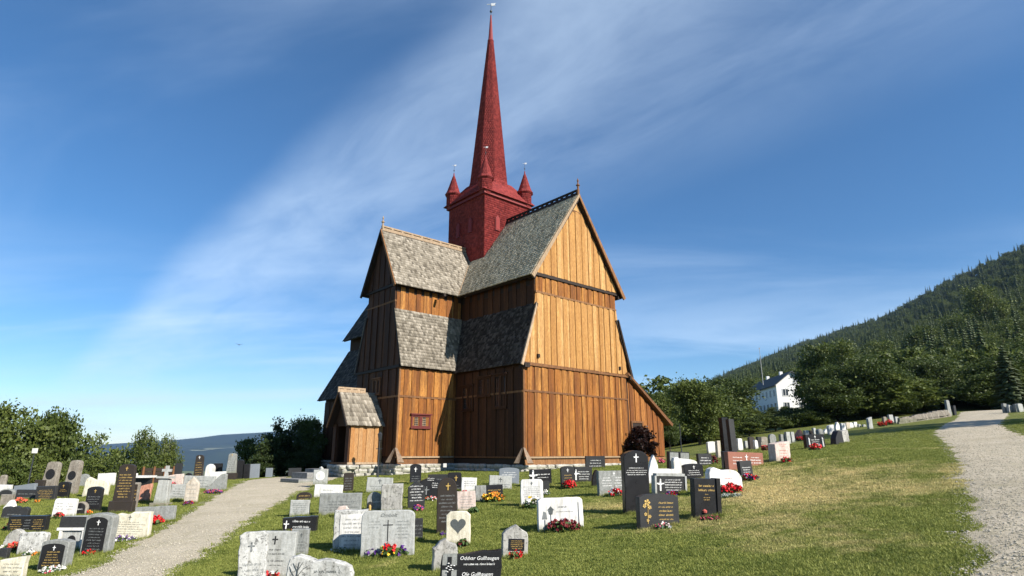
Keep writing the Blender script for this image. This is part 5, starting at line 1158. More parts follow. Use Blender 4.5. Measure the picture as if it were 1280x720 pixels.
# ------------------------------------------------------------------ flowers on the graves
def petal(name, c): t = NT(name); t.col(t.mix(t.mrange(island(t), 0, 1, 0, .5), c, tuple(min(1, x * .5) for x in c))); return t.rough(.6, .25)
PC = {'red': petal('red petal', (.62, .012, .018)), 'darkred': petal('wine red leaf', (.16, .018, .022)), 'pink': petal('pink petal', (.62, .10, .16)), 'coral': petal('coral petal', (.72, .13, .07)), 'purple': petal('purple petal', (.11, .03, .24)),
      'yellow': petal('yellow petal', (.75, .48, .03)), 'white': petal('white petal', (.74, .73, .70)), 'orange': petal('orange petal', (.72, .24, .03)), 'silver': petal('silver leaf', (.34, .38, .35))}
PC['leaf'] = petal('garden leaf', (.055, .10, .025))
FLOWER_SEED = [0]
def flowers(cx, base, wpx, hpx, cols, label, name='flower_bed', cat='flowers', dense=1.0, group=None, front=.12):
    FLOWER_SEED[0] += 1; rs = np.random.RandomState(FLOWER_SEED[0]); p = at(cx, base + 1.0)
    if p.y > 58: p = crest_point(cx, base)
    zc = depth(p); W = wpx * zc / F_PX; Hh = max(.08, hpx * zc / F_PX * 1.02); D = min(.22, W * .4 + .05)
    root = empty(name, p, rs.rand() * .2); tag(root, label, cat, group)
    def blob(n, size, zlo, zhi, k):
        a = rs.rand(n) * 6.28; r = np.sqrt(rs.rand(n)); x = r * np.cos(a) * W / 2; y = r * np.sin(a) * D; top = Hh * np.sqrt(np.maximum(.12, 1 - .75 * r * r))
        z = top * (zlo + (zhi - zlo) * rs.rand(n)); c = np.stack([x, y, z], -1); V_ = []; Q_ = []
        for i in range(n):
            for j in range(k):
                d = rs.randn(3); d[2] = abs(d[2]) * .7 + .2; d[1] -= .4; d /= np.linalg.norm(d); u = np.cross(d, rs.randn(3)); u /= np.linalg.norm(u) + 1e-9; w_ = np.cross(d, u); s = size * (.6 + .8 * rs.rand())
                o = c[i] + rs.randn(3) * size * .45; b = len(V_); V_ += [o - u * s - w_ * s * .6, o + u * s - w_ * s * .6, o + u * s * .7 + w_ * s * .8 + d * s * .3, o - u * s * .7 + w_ * s * .8 + d * s * .3]; Q_.append((b, b + 1, b + 2, b + 3))
        return V_, Q_
    pet = max(.012, min(.03, Hh * .13)); area = W * Hh / (pet * pet)
    fl = link('foliage', np_mesh('foliage', *blob(int(min(160, 12 + area * .35)), pet * 1.25, .0, .8, 2), PC['leaf']), root); fl['kind'] = 'stuff'
    for c, f in cols:
        b = link('blossoms', np_mesh('blossoms', *blob(int(max(4, min(150, area * .40 * f * dense))), pet, .35, 1.05, 3), PC[c]), root); b['kind'] = 'stuff'
    return root
for a in [
 (486, 697, 22, 18, [('red', .8), ('yellow', .35)], 'red and yellow flowers at the foot of the wide pale grey slab'), (465, 697, 15, 14, [('purple', 1)], 'purple flower clump left of the red and yellow ones'), (503, 695, 16, 13, [('purple', 1)], 'purple flower clump right of the red and yellow ones'),
 (441, 688, 17, 15, [('red', .8), ('white', .3)], 'red geraniums before the bluish white plaque stone'), (425, 690, 20, 8, [('silver', 1), ('white', .2)], 'silvery leaved plants left of the red geraniums'), (340, 727, 24, 18, [('darkred', .5), ('red', .4), ('white', .3)], 'dark red and white flowers before the smooth pale grey stone'),
 (408, 737, 16, 16, [('red', .8), ('pink', .3)], 'red flowers in front of the broad lichen stone at the bottom edge'), (366, 665, 9, 6, [('coral', 1)], 'small coral flower bunch at the slanted black slab'), (522, 638, 14, 7, [('purple', .7), ('pink', .5)], 'purple and pink flowers at the peaked charcoal stone'),
 (539, 625, 16, 5, [('red', .4), ('white', .6)], 'red and white flowers at the broad peaked black stone'), (581, 617, 9, 5, [('red', .8)], 'small red posy at the white rectangular stone'), (592, 641, 13, 8, [('leaf', 1)], 'green plant at the foot of the pinkish white slab'),
 (616, 627, 28, 12, [('orange', .5), ('yellow', .7)], 'orange and yellow marigolds before the black plaque stone'), (667, 635, 26, 14, [('white', .3), ('yellow', .2)], 'sparse pale flowers at the white rounded-shoulder stone'), (705, 664, 42, 14, [('darkred', 1.3)], 'dark red leafy plants before the white lantern stone'),
 (645, 698, 16, 10, [('red', .9)], 'red flowers at the small pointed grey stone'), (712, 610, 17, 10, [('red', 1.3)], 'bright red flower mound at the narrow charcoal stone'), (747, 584, 9, 6, [('red', 1)], 'red flowers close to the sunlit gable'), (771, 620, 19, 10, [('red', .6), ('white', .6)], 'red and white flowers beside the tallest black stone'),
 (829, 661, 19, 8, [('pink', .5), ('white', .6)], 'pink and white flowers under the gold script'), (889, 650, 26, 6, [('darkred', .5), ('pink', .4)], 'low dusky flowers at the foot of the black book stone'), (841, 619, 17, 6, [('red', .6), ('purple', .5)], 'red and purple flowers before the framed charcoal slab'),
 (913, 616, 31, 12, [('red', 1.4)], 'long row of red begonias below the large white wavy stone'), (914, 621, 38, 5, [('silver', 1)], 'silver leaved edging in front of the red begonias'), (938, 600, 20, 8, [('purple', .6), ('red', .7)], 'purple and red flowers at the small charcoal stone'), (984, 577, 14, 6, [('red', 1)], 'red flowers at the pale pink stone'),
 (1020, 562, 16, 8, [('red', 1), ('white', .15)], 'red flowers between the two carved candles'), (892, 579, 11, 10, [('darkred', 1)], 'reddish shrub beside the small charcoal slab'), (957, 563, 10, 7, [('darkred', .6), ('red', .5)], 'dark red bush left of the pale pink stone'), (1000, 550, 10, 5, [('red', 1)], 'red flowers at the reddish pointed stone'),
 (1103, 532, 12, 6, [('red', 1.2)], 'left half of the red flowers on the skyline'), (1112, 530, 10, 6, [('red', 1.2)], 'right half of the red flowers on the skyline'), (683, 618, 9, 6, [('white', .6)], 'white flowers by the tiny dark stone'), (579, 684, 13, 10, [('darkred', .7), ('leaf', .6)], 'reddish plant at the foot of the cream heart stone'),
 (553, 669, 7, 5, [('purple', 1)], 'tiny purple flowers at the tall brown arched stone'), (827, 579, 8, 7, [('pink', 1)], 'pink flowers near the pointed white stone'), (73, 648, 10, 8, [('darkred', .5), ('red', .5)], 'dark red flowers on the white book-like stone'), (195, 655, 17, 10, [('red', 1.4)], 'single bright red flower bunch at the wide grey low slab'),
 (155, 676, 30, 6, [('purple', .7), ('white', .5)], 'purple and white flowers along the irregular cream slab'), (111, 694, 15, 7, [('red', .8)], 'red flowers at the tall grey arched plaque stone'), (66, 715, 27, 8, [('white', 1.1), ('pink', .1)], 'white flowers at the nearest arched plaque stone'), (16, 688, 15, 10, [('coral', 1.1), ('red', .5)], 'bright red flowers at the rounded rough stone'),
 (5, 686, 8, 6, [('white', 1)], 'white flowers at the left edge near the red ones'), (35, 695, 10, 8, [('white', 1)], 'white flowers at the lichen grey slab'), (45, 694, 8, 5, [('orange', .9)], 'orange flowers at the lichen grey slab'), (26, 628, 13, 6, [('coral', 1.1)], 'coral flowers before the low charcoal slab'), (46, 628, 7, 4, [('orange', .8)], 'few orange flowers before the charcoal square slab'),
 (110, 643, 7, 6, [('orange', .8), ('red', .3)], 'orange flowers beside the small arched brown stone'), (214, 608, 11, 6, [('coral', .5), ('pink', .6)], 'pink flowers at the low brownish pink stone'), (267, 616, 23, 5, [('purple', .6), ('pink', .5)], 'purple and pink flowers under the wing-shaped stone'), (235, 630, 12, 5, [('darkred', .5), ('purple', .4), ('red', .4)], 'red and purple flowers at the tall beige pointed stone'), (9, 661, 7, 7, [('darkred', .8)], 'dark red flowers left of the very wide black slab')]:
    flowers(*a)

# ------------------------------------------------------------------ small things in the churchyard
def lamp(px, base, top, label, style='lantern', w=None):
    p = at(px, base) if w is None else at_w(px, w, base); h = zpx(px, top, p.y) - p.z; root = empty('street_lamp' if style != 'mast' else 'lamp_pole', p); tag(root, label, 'lamp post')
    m = MB(); m.lathe([(.06, -.1), (.06, .3), (.035, .34), (.028, h - .42)], 8); m.build('post', M['metal'], root)
    if style == 'lantern':
        m = MB(); m.box((-.16, -.012, h * .62), (.16, .012, h * .635)); m.build('ladder_bar', M['metal'], root)
        m = MB(); m.lathe([(.05, h - .42), (.07, h - .40), (.12, h - .12), (.13, h - .11), (.07, h - .04), (.02, h)], 6); m.build('lantern', M['metal'], root)
        m = MB(); m.lathe([(.075, h - .37), (.115, h - .14)], 6); m.build('lantern_glass', M['glass'], root)
    elif style == 'globe':
        m = MB(); m.box((-.09, -.09, h - .40), (.09, .09, h - .14)); m.build('lamp_head', PC['white'], root)
    else:
        m = MB(); m.lathe([(.028, h - .42), (.02, h)], 6); m.build('pole_top', M['metal'], root)
    return root
lamp(472, 597, 540, 'black lantern post standing by the right wall of the porch')
lamp(35, 606, 557, 'grey lamp post with a white head in front of the trees on the left', 'globe', 34)
lamp(852, 566, 530, 'thin bare pole in front of the round tree right of the church', 'mast', 40)
p = at(556, 590); root = empty('sign', p); tag(root, 'tiny white sign on a stake at the dark church foundation', 'sign')
m = MB(); m.tube((0, 0, -.1), (0, 0, .30), .012, .012); m.build('stake', M['metal'], root); m = MB(); m.box((-.09, -.016, .24), (.09, -.004, .44)); m.build('sign_board', PC['white'], root)
for k, (px, py, W, D, Hh, lab) in enumerate([(372, 603, 1.7, .8, .16, 'broad dark slate slab, lowest of the steps left of the porch'), (378, 600, 1.5, .7, .34, 'dark slate slab, second of the steps left of the porch'), (388, 599, 1.3, .6, .48, 'slate slab leaning in the steps nearest the porch')]):
    p = at(px, py); r = random.Random(k); pts = [(-W / 2, -D / 2), (W / 2 * .9, -D / 2 * 1.05), (W / 2, D * .4), (W * .1, D / 2), (-W / 2 * .95, D * .42)]
    m = MB(); m.prism([(x, y, Hh) for x, y in pts], [(x * 1.02, y * 1.02, -.2) for x, y in pts]); o = m.build('stone_step', M['slate']); o.location = p + Vector((0, .5 * k, 0)); o.rotation_euler = (0, 0, -.7); tag(o, lab, 'stone step')
# dry stone wall at the upper edge of the lawn
root = None; a_, b_ = at(1124, 530), at(1184, 521)
if a_.y > 60: a_ = at_w(1124, 50)
if b_.y > 60: b_ = at_w(1184, 53)
root = empty('stone_wall', (a_ + b_) / 2); tag(root, 'low mossy dry stone wall along the upper edge of the lawn', 'stone wall')
m = MB(); r = random.Random(4); n = 26
for i in range(n):
    for c in range(2):
        q = a_.lerp(b_, (i + r.uniform(.1, .9)) / n) - root.location; q.z = H(q.x + root.location.x, q.y + root.location.y) - root.location.z
        s = r.uniform(.22, .42); vs_ = [(q.x + s * math.cos(t_) * r.uniform(.8, 1.2), q.y + s * .7 * math.sin(t_), q.z - .1 + .26 * c) for t_ in np.linspace(0, 2 * math.pi, 7)[:-1]]
        m.prism([(x * .8 + q.x * .2, y * .8 + q.y * .2, z + s * 1.1) for x, y, z in vs_], vs_)
o = m.build('wall_stones', SM['tan'], root); o['kind'] = 'stuff'
# dark fence with pale posts at the brow of the left field
a_, b_ = at_w(181, 33), at_w(222, 34); root = empty('wooden_fence', a_, math.atan2(b_.y - a_.y, b_.x - a_.x)); tag(root, 'low dark board fence with pale posts below the drooping birches', 'fence'); L_ = (b_ - a_).length
for k in range(4): m = MB(); m.box((0, -.02, .08 + k * .19), (L_, .02, .25 + k * .19)); m.build('board', M['dark_wood'], root)
for s in (.06, .38, .70, .97): m = MB(); m.box((L_ * s - .05, -.09, -.2), (L_ * s + .05, -.024, .9)); m.build('post', M['trim'], root)
# bird high over the left trees
root = empty('bird', (-39.5, 86, float(zpx(298, 431, 86))), .6); tag(root, 'small dark bird flying in the clear sky left of the church', 'bird')
m = MB(); m.lathe([(.01, -.22), (.05, -.12), (.07, .02), (.045, .14), (.008, .24)], 8); me = m.mesh('body', M['metal'], smooth=True); o = link('body', me, root); o.rotation_euler = (R(90), 0, 0)
for s in (-1, 1):
    m = MB(); pr = [(s * .04, -.08), (s * .3, -.10), (s * .52, .06), (s * .34, .10), (s * .04, .08)]; m.prism([(x, y, .03 + abs(x) * .25) for x, y in pr], [(x, y, .015 + abs(x) * .25) for x, y in pr]); m.build('wing', M['metal'], root)
m = MB(); m.prism([(-.03, .2, .01), (.03, .2, .01), (.08, .36, .01), (-.08, .36, .01)], [(-.03, .2, -.01), (.03, .2, -.01), (.08, .36, -.01), (-.08, .36, -.01)]); m.build('tail', M['metal'], root)

# longer tufts left round the stones by the mower, and loose pebbles on the gravel
rs = np.random.RandomState(31); q_ = []
for _, p, W, Hh in STONES:
    if p.y > 34: continue
    n = int(10 + 18 * W); s_ = rs.uniform(-.56, .56, n) * W; d_ = np.where(rs.rand(n) < .7, -1, 1) * rs.uniform(.09, .17, n); c_, n_ = math.cos(R(9)), math.sin(R(9))
    q_.append(np.stack([p.x + s_ * c_ - d_ * n_, p.y + s_ * n_ + d_ * c_], -1))
q_ = np.concatenate(q_); n = len(q_); sc = rs.uniform(.5, 1.0, n)
gn_scatter('tall_grass', np.stack([q_[:, 0], q_[:, 1], hgt(q_[:, 0], q_[:, 1]) - .01], -1), np.stack([np.zeros(n), np.zeros(n), rs.rand(n) * 6.28], -1), np.stack([sc, sc, rs.uniform(1.6, 3.8, n)], -1), rs.randint(0, 4, n), tufts)['kind'] = 'stuff'
M['pebble'] = rockmat('pebble', (.42, .38, .30), (.70, .64, .53), (.30, .27, .22), .4, 40)
pebs = []
for k in range(3):
    r = random.Random(60 + k); bm = bmesh.new(); bmesh.ops.create_icosphere(bm, subdivisions=1, radius=.5)
    for v_ in bm.verts: v_.co = Vector((v_.co.x * r.uniform(.8, 1.2), v_.co.y * r.uniform(.7, 1.1), v_.co.z * r.uniform(.5, .75)))
    me = bpy.data.meshes.new('pebble'); bm.to_mesh(me); bm.free(); me.materials.append(M['pebble']); o = link('pebble', me); x_, y_ = PATHPTS[len(pathL) // 2 + k * 700, :2]; o.location = (x_, y_, H(x_, y_) + .02); o.scale = (.03, .03, .03); tag(o, kind='stuff'); pebs.append(o)
n = 46000; w8 = 1 / np.maximum(PATHPTS[:, 1], 5) ** 1.2 * (PATHPTS[:, 1] > 5) * (PATHPTS[:, 1] < 32); ix = rs.choice(len(PATHPTS), n, p=w8 / w8.sum()); q_ = PATHPTS[ix, :2] + rs.uniform(-.14, .14, (n, 2)); sz = rs.uniform(.010, .026, n) * np.where(rs.rand(n) < .05, 2.0, 1)
gn_scatter('gravel', np.stack([q_[:, 0], q_[:, 1], hgt(q_[:, 0], q_[:, 1]) + .020], -1), rs.rand(n, 3) * np.array([.4, .4, 6.28]), np.stack([sz, sz, sz], -1), rs.randint(0, 3, n), pebs)['kind'] = 'stuff'

# ------------------------------------------------------------------ trees
def leaf_mat(name, lo, hi, tr=.32):
    t = NT(name); p = t.pos(); n = t.noise(p, .45, 4, .6)
    oi = objrand(t)
    f = t.math('ADD', t.math('MULTIPLY', island(t), .45), t.math('ADD', t.math('MULTIPLY', n, .5), t.math('MULTIPLY', oi, .3)))
    c = t.ramp(f, [(.2, lo), (1.0, hi)]); t.col(c); t.rough(.55, .3)
    tl = t.n('ShaderNodeBsdfTranslucent'); t.l(c, tl.inputs[0]); mxs = t.n('ShaderNodeMixShader'); mxs.inputs[0].default_value = tr
    t.l(t.b.outputs[0], mxs.inputs[1]); t.l(tl.outputs[0], mxs.inputs[2]); t.l(mxs.outputs[0], t.out.inputs[0]); return t.m
LM = {'broad': leaf_mat('broad leaves', (.040, .066, .013), (.135, .165, .036)), 'birch': leaf_mat('birch leaves', (.050, .080, .016), (.160, .195, .048)), 'dark': leaf_mat('dark leaves', (.028, .050, .011), (.092, .122, .029)),
      'spruce': leaf_mat('spruce needles', (.024, .046, .013), (.080, .112, .030), .15), 'darkbush': leaf_mat('dark bush leaves', (.018, .034, .009), (.060, .085, .022)), 'copper': leaf_mat('copper leaves', (.014, .007, .006), (.040, .016, .012)), 'lightspruce': leaf_mat('light needles', (.035, .055, .020), (.09, .115, .045), .15)}
M['bark'] = plain('bark', (.075, .060, .045), .9, .15, .4, 6); M['birch_bark'] = plain('birch bark', (.42, .41, .38), .8, .2, .5, 4)
def leaf_quads(c, nrm_bias, size, rs):
    n = len(c); d = rs.randn(n, 3) + nrm_bias; d /= np.linalg.norm(d, axis=1)[:, None]; u = np.cross(d, rs.randn(n, 3)); u /= np.linalg.norm(u, axis=1)[:, None] + 1e-9; w_ = np.cross(d, u)
    s = (size * (.6 + .8 * rs.rand(n)))[:, None]; v = np.stack([c - u * s * .55, c + w_ * s * .5 - u * 0, c + u * s * .75, c - w_ * s * .5], 1).reshape(-1, 3)
    return v, np.arange(4 * n).reshape(n, 4)
def crown_broad(seed, clumps=110, per=95, size=.022, wide=.38, low=.14, droop=0.0, flat=.8):
    rs = np.random.RandomState(seed); C = []; k = 0; cen = []
    lob = [(rs.uniform(-.24, .24), rs.uniform(-.24, .24), rs.uniform(low + .18, .84), rs.uniform(.15, .27)) for _ in range(9)] + [(0, 0, .72, .26), (0, 0, .48, .30)]
    while len(cen) < clumps:
        l = lob[rs.randint(len(lob))]; d = rs.randn(3); d /= np.linalg.norm(d); q = np.array(l[:3]) + d * l[3] * rs.uniform(.55, 1.05) * np.array([wide / .38, wide / .38, flat])
        if q[2] < low or q[2] > 1.0: continue
        cen.append(q)
    for q in cen:
        r = rs.uniform(.035, .075); g = rs.randn(per, 3) * r * np.array([1, 1, .6]); pts = q + g
        if droop: pts[:, 2] -= rs.exponential(droop, per); pts[:, :2] = q[:2] + g[:, :2] * .7
        C.append(pts)
    C = np.concatenate(C); C = C[C[:, 2] > .03]; return leaf_quads(C, np.array([0, 0, .8]), size, rs) + (np.array(cen),)
def trunk_mesh(cen, seed, mat, r0=.022, top=.85):
    rs = np.random.RandomState(seed); m = MB(); pts = [Vector((rs.uniform(-.012, .012) * i, rs.uniform(-.012, .012) * i, z)) for i, z in enumerate(np.linspace(-.04, top, 7))]
    for i in range(6): m.tube(pts[i], pts[i + 1], r0 * (1 - i / 6.6), r0 * (1 - (i + 1) / 6.6), 7)
    for q in cen[::3]:
        z = max(.12, q[2] - .10 - .25 * math.hypot(q[0], q[1])); f = z / top * 6; i = min(5, max(0, int(f))); b = pts[i].lerp(pts[i + 1], min(1, max(0, (z + .04) / (top + .04) * 6 - i))); mid = b.lerp(Vector(q), .5) + Vector((0, 0, .02))
        rr = r0 * .34 * (1.1 - z); m.tube(b, mid, rr, rr * .65, 4); m.tube(mid, Vector(q), rr * .65, rr * .25, 4)
    return m.mesh('trunk', mat, fix=False)
def crown_spruce(seed, lay=20, per=11, wide=.21, size=.058):
    rs = np.random.RandomState(seed); V_ = []; Q_ = []
    for i in range(lay):
        t_ = i / (lay - 1); z = .07 + .9 * t_; r = wide * (1 - t_) ** .85 * rs.uniform(.82, 1.12) + .008; n = max(5, int(per * (1 - t_ * .55)))
        for k in range(n):
            a = 6.283 * (k + rs.rand() * .8) / n + i; l = r * rs.uniform(.65, 1.15); w_ = size * (.55 + .5 * (1 - t_)) * rs.uniform(.7, 1.2); dz = l * rs.uniform(.25, .55)
            ca, sa = math.cos(a), math.sin(a); b = len(V_); zt = z + .025
            V_ += [(0, 0, zt), (ca * l * .6 - sa * w_ * .6, sa * l * .6 + ca * w_ * .6, z - dz * .45), (ca * l, sa * l, z - dz), (ca * l * .6 + sa * w_ * .6, sa * l * .6 - ca * w_ * .6, z - dz * .45), (ca * l * .55, sa * l * .55, z - dz * .95)]
            Q_ += [(b, b + 1, b + 2), (b, b + 2, b + 3), (b + 1, b + 4, b + 2), (b + 3, b + 2, b + 4)]
    V_.append((0, 0, 1.0)); return np.array(V_), np.array(Q_)
PROTO = {}
def proto(kind, k):
    key = (kind, k)
    if key in PROTO: return PROTO[key]
    if kind == 'spruce' or kind == 'lightspruce':
        v, q = crown_spruce(50 + k, *((26, 15, .24, .06) if kind == 'lightspruce' else (20, 12, .21, .058))); cr = np_mesh('crown', v, q, LM[kind]); m = MB(); m.lathe([(.016, -.04), (.014, .3), (.003, .95)], 6); tr = m.mesh('trunk', M['bark'])
    else:
        cfg = {'broad': dict(), 'birch': dict(clumps=80, per=70, size=.020, wide=.30, droop=.055, low=.16), 'dark': dict(clumps=100, low=.06, wide=.42, flat=.9), 'bush': dict(clumps=70, per=90, size=.036, low=.03, wide=.50, flat=1.0), 'full': dict(clumps=210, per=90, size=.023, wide=.42, low=.05), 'darkbush': dict(clumps=150, per=110, size=.030, low=.02, wide=.46, flat=1.0), 'curtain': dict(clumps=150, per=90, size=.020, wide=.32, droop=.075, low=.06), 'copper': dict(clumps=90, per=60, size=.045, low=.02, wide=.34), 'loose': dict(clumps=42, per=95, size=.024, wide=.44)}[kind]
        v, q, cen = crown_broad(300 + k * 7 + len(kind), **cfg); lm = {'full': 'broad', 'darkbush': 'darkbush', 'curtain': 'broad', 'broad': 'broad', 'birch': 'birch', 'dark': 'dark', 'bush': 'broad', 'copper': 'copper', 'loose': 'birch'}[kind]
        cr = np_mesh('crown', v, q, LM[lm]); tr = trunk_mesh(cen, k, M['birch_bark'] if kind in ('birch', 'curtain') else M['bark'])
    PROTO[key] = (tr, cr); return PROTO[key]
TREES = []; FIRST = {}
def tree(px, w, top, wpx, kind, label, k=0, group=None, sink=0.0, name=None):
    x = ray(px, 560); p = at_w(px, w); p.z -= sink; r = ray(px, top); h = EYE + r[2] * w / r[1] - p.z
    tr, cr = proto(kind, k); nm = name or {'spruce': 'spruce_tree', 'lightspruce': 'spruce_tree', 'birch': 'birch_tree', 'curtain': 'birch_tree', 'darkbush': 'bush', 'bush': 'bush', 'copper': 'copper_shrub'}.get(kind, 'broadleaf_tree')
    root = empty(nm, p, random.uniform(0, 6.28)); tag(root, label, 'bush' if 'bush' in nm or 'shrub' in nm else 'tree', group)
    ref = {'spruce': .34, 'lightspruce': .5, 'birch': .62, 'curtain': .66, 'darkbush': .95, 'full': .82, 'bush': 1.0, 'copper': .72, 'dark': .86}.get(kind, .8); W = wpx * (w * math.cos(R(PITCH))) / F_PX
    sx = W / ref if wpx else h
    root.scale = (sx, sx, h); a = link('trunk', tr, root); b = link('crown', cr, root); FIRST.setdefault((kind, k), b); return root
for a in [
 (14, 47, 503, 96, 'full', 'large broad green tree at the left edge of the picture', 0), (66, 50, 502, 76, 'full', 'broad green tree right of the one at the left edge', 1), (127, 50, 537, 74, 'loose', 'loose airy tree with sky showing through, between the broad tree and the birches', 0),
 (179, 49, 532, 46, 'curtain', 'drooping birch, left one of the pair by the valley view', 0), (204, 48, 536, 34, 'curtain', 'drooping birch, right one of the pair by the valley view', 1), (20, 38, 568, 50, 'bush', 'bushy undergrowth at the left edge behind the headstones', 0), (75, 40, 575, 46, 'bush', 'bushy undergrowth behind the twin medallion stones', 1), (115, 42, 574, 50, 'bush', 'bushy undergrowth below the loose airy tree', 0),
 (352, 42, 525, 66, 'darkbush', 'big dark round bush in the shade left of the church', 0), (388, 46, 517, 48, 'full', 'lighter green tree touching the church wall on the left', 2), (313, 46, 545, 44, 'bush', 'olive bush left of the big dark round bush', 1),
 (826, 62, 487, 56, 'full', 'rounded green tree right behind the lean-to', 1), (875, 56, 471, 66, 'full', 'full round tree right of the lean-to', 2), (838, 50, 520, 34, 'dark', 'dark shrubby tree between the lean-to and the round tree', 1), (905, 58, 530, 46, 'bush', 'green bush below the round tree by the twin slabs', 0),
 (938, 60, 527, 44, 'bush', 'bright green bush below the white house, left one', 1), (972, 62, 521, 48, 'bush', 'bright green bush below the white house, right one', 0), (1003, 64, 516, 44, 'broad', 'green bush left of the tall birches', 0), (1036, 88, 428, 62, 'full', 'tall leafy tree hiding the right corner of the white house', 0), (1072, 80, 422, 52, 'curtain', 'tall birch standing right of the white house', 0),
 (1052, 66, 488, 56, 'dark', 'dark leafy tree in front of the tall birch', 2), (1104, 78, 462, 52, 'curtain', 'shorter birch right of the tall one', 1), (1085, 66, 505, 40, 'bush', 'low bush at the feet of the birches', 1), (1140, 92, 432, 72, 'full', 'broad tree at the foot of the wooded hill', 1), (1165, 84, 462, 60, 'dark', 'dark tree at the foot of the hill, left of the gravel path top', 0),
 (1205, 78, 470, 70, 'dark', 'dark tree straight above the top of the gravel path', 2), (1242, 84, 452, 70, 'dark', 'dark tree above the dim row of stones', 1), (1279, 58, 428, 64, 'lightspruce', 'drooping pale green spruce at the right edge', 0), (1180, 190, 405, 50, 'broad', 'broad tree on the slope above the dark ones', 0), (1225, 230, 380, 52, 'broad', 'broad tree higher on the slope near the right edge', 1), (1268, 250, 352, 52, 'broad', 'broad tree on the slope cut by the right edge', 2),
 (1120, 170, 420, 50, 'broad', 'broad tree on the slope above the short birch', 2), (925, 120, 509, 40, 'bush', 'shrub left below the white house', 0), (955, 112, 517, 56, 'dark', 'dark hedge-like tree under the long side of the white house', 0), (990, 108, 515, 40, 'dark', 'dark tree under the gable of the white house', 1), (898, 110, 505, 40, 'dark', 'dark tree behind the full round tree', 2)]:
    tree(*a[:6], k=a[6])
p0 = church.matrix_world  # copper shrub by the lean-to door
cw = lambda u, v: Vector((-1.656 + 1.2 * (.6644 * u - .7474 * v), 39.9 + 1.2 * (-.7474 * u - .6644 * v)))
q = cw(7.5, -3.65); root = empty('copper_shrub', (q.x, q.y, H(q.x, q.y)), 1.0); tag(root, 'dark copper coloured shrub in front of the lean-to door', 'bush'); tr, cr = proto('copper', 0); root.scale = (2.5, 2.5, 2.05); link('trunk', tr, root); link('crown', cr, root)

for px, w_, top, wd, lab in [(45, 41, 566, 46, 'olive bush behind the light blue grey slab'), (100, 44, 566, 50, 'green bush between the broad tree and the loose tree'), (150, 43, 570, 44, 'green bush behind the white rectangular stone'), (190, 43, 572, 44, 'dark green bush at the feet of the drooping birches'), (330, 40, 560, 40, 'small dark bush in front of the big round one'), (378, 41, 556, 40, 'dark bush between the big round one and the church'), (222, 46, 582, 20, 'small bush at the right end of the birches')]:
    tree(px, w_, top, wd, 'bush' if px < 300 else 'darkbush', lab, k=px % 2, name='bush')
tree(1620, 28, 170, 0, 'birch', 'slender birch outside the picture on the right, shading the gravel path', k=0)

# wooded hillside: the nearest trees singly, the rest as one forest
for k in range(3): tree([1015, 1060, 1098][k], 175 + 20 * k, [462, 446, 424][k], 0, 'spruce', 'dark spruce standing in the forest on the hillside', k, 'spruces on the hillside')
rs = np.random.RandomState(21); P_ = []
for (n, w0, w1) in ((5200, 120, 420), (11000, 400, 1900)):
    w = np.sqrt(rs.rand(n) * (w1 * w1 - w0 * w0) + w0 * w0); a = rs.uniform(.16, 1.25, n); P_.append(np.stack([a * w, w], -1))
P_ = np.concatenate(P_); x, w = P_[:, 0], P_[:, 1]; a = x / w; er, rr = ridge(a)
near = np.where((a > .30) & (a < .60), 185, np.where(a <= .30, 130, 120)); keep = (w < rr * 1.06) & (w > near); x, w = x[keep], w[keep]; z = hgt(x, w) - .3; n = len(x)
kind_ = np.where(rs.rand(n) < np.where(w < 330, .26, .38), rs.randint(0, 3, n), 3 + rs.randint(0, 2, n)); kind_ = np.where((w < 330) & (kind_ < 3) & (a[keep] < .62), 3 + kind_ % 2, kind_); hh = np.where(kind_ < 3, rs.uniform(9, 16, n), rs.uniform(6.5, 11.5, n)) * np.interp(w, [120, 320, 700], [.85, 1.0, 1.55]); o_ = np.argsort(w)
nb = 900; wb = rs.uniform(63, 128, nb); ab = rs.uniform(.17, 1.15, nb); okb = ~((np.abs(ab - .715) < .06) & (wb < 72)); wb, ab = wb[okb], ab[okb]; nb = len(wb); xb = ab * wb
hb = np.where((ab > .36) & (ab < .52), rs.uniform(.7, 1.7, nb), rs.uniform(2.5, 6.0, nb))
protos_obj = [FIRST[('spruce', 0)], FIRST[('spruce', 1)], FIRST[('spruce', 2)], FIRST[('broad', 1)], FIRST[('broad', 2)]]
cnt = 0; used = np.zeros(n, bool)
for i in o_:
    if cnt >= 150: break
    if w[i] > 420 or not (.28 < x[i] / w[i] < .90): continue
    k = int(kind_[i]); nm = 'spruce_tree' if k < 3 else 'broadleaf_tree'
    root = empty(nm, (x[i], w[i], z[i]), rs.rand() * 6.28); tag(root, 'dark spruce standing in the forest on the hillside' if k < 3 else 'rounded leafy tree growing among the hillside spruces', 'tree', 'spruces on the hillside' if k < 3 else 'leafy trees on the hillside')
    tr, cr = proto('spruce', k) if k < 3 else proto('broad', k - 2); root.scale = (hh[i] * 1.05, hh[i] * 1.05, hh[i]); link('trunk', tr, root); link('crown', cr, root); used[i] = True; cnt += 1
u = ~used; s3 = np.stack([hh, hh, hh], -1)[u] * rs.uniform(.85, 1.2, (u.sum(), 3))
nf = int(u.sum()) + nb; rz = rs.rand(nf) * 6.28; s4 = np.stack([hb * 1.5, hb * 1.5, hb * 1.1], -1) * rs.uniform(.8, 1.3, (nb, 3)); protos_obj += [FIRST[('bush', 0)], FIRST[('dark', 1)]]
gn_scatter('forest', np.concatenate([np.stack([x, w, z], -1)[u], np.stack([xb, wb, hgt(xb, wb) - .2], -1)]), np.stack([rz * 0, rz * 0, rz], -1), np.concatenate([s3, s4]), np.concatenate([kind_[u], 5 + rs.randint(0, 2, nb)]), protos_obj)['kind'] = 'stuff'

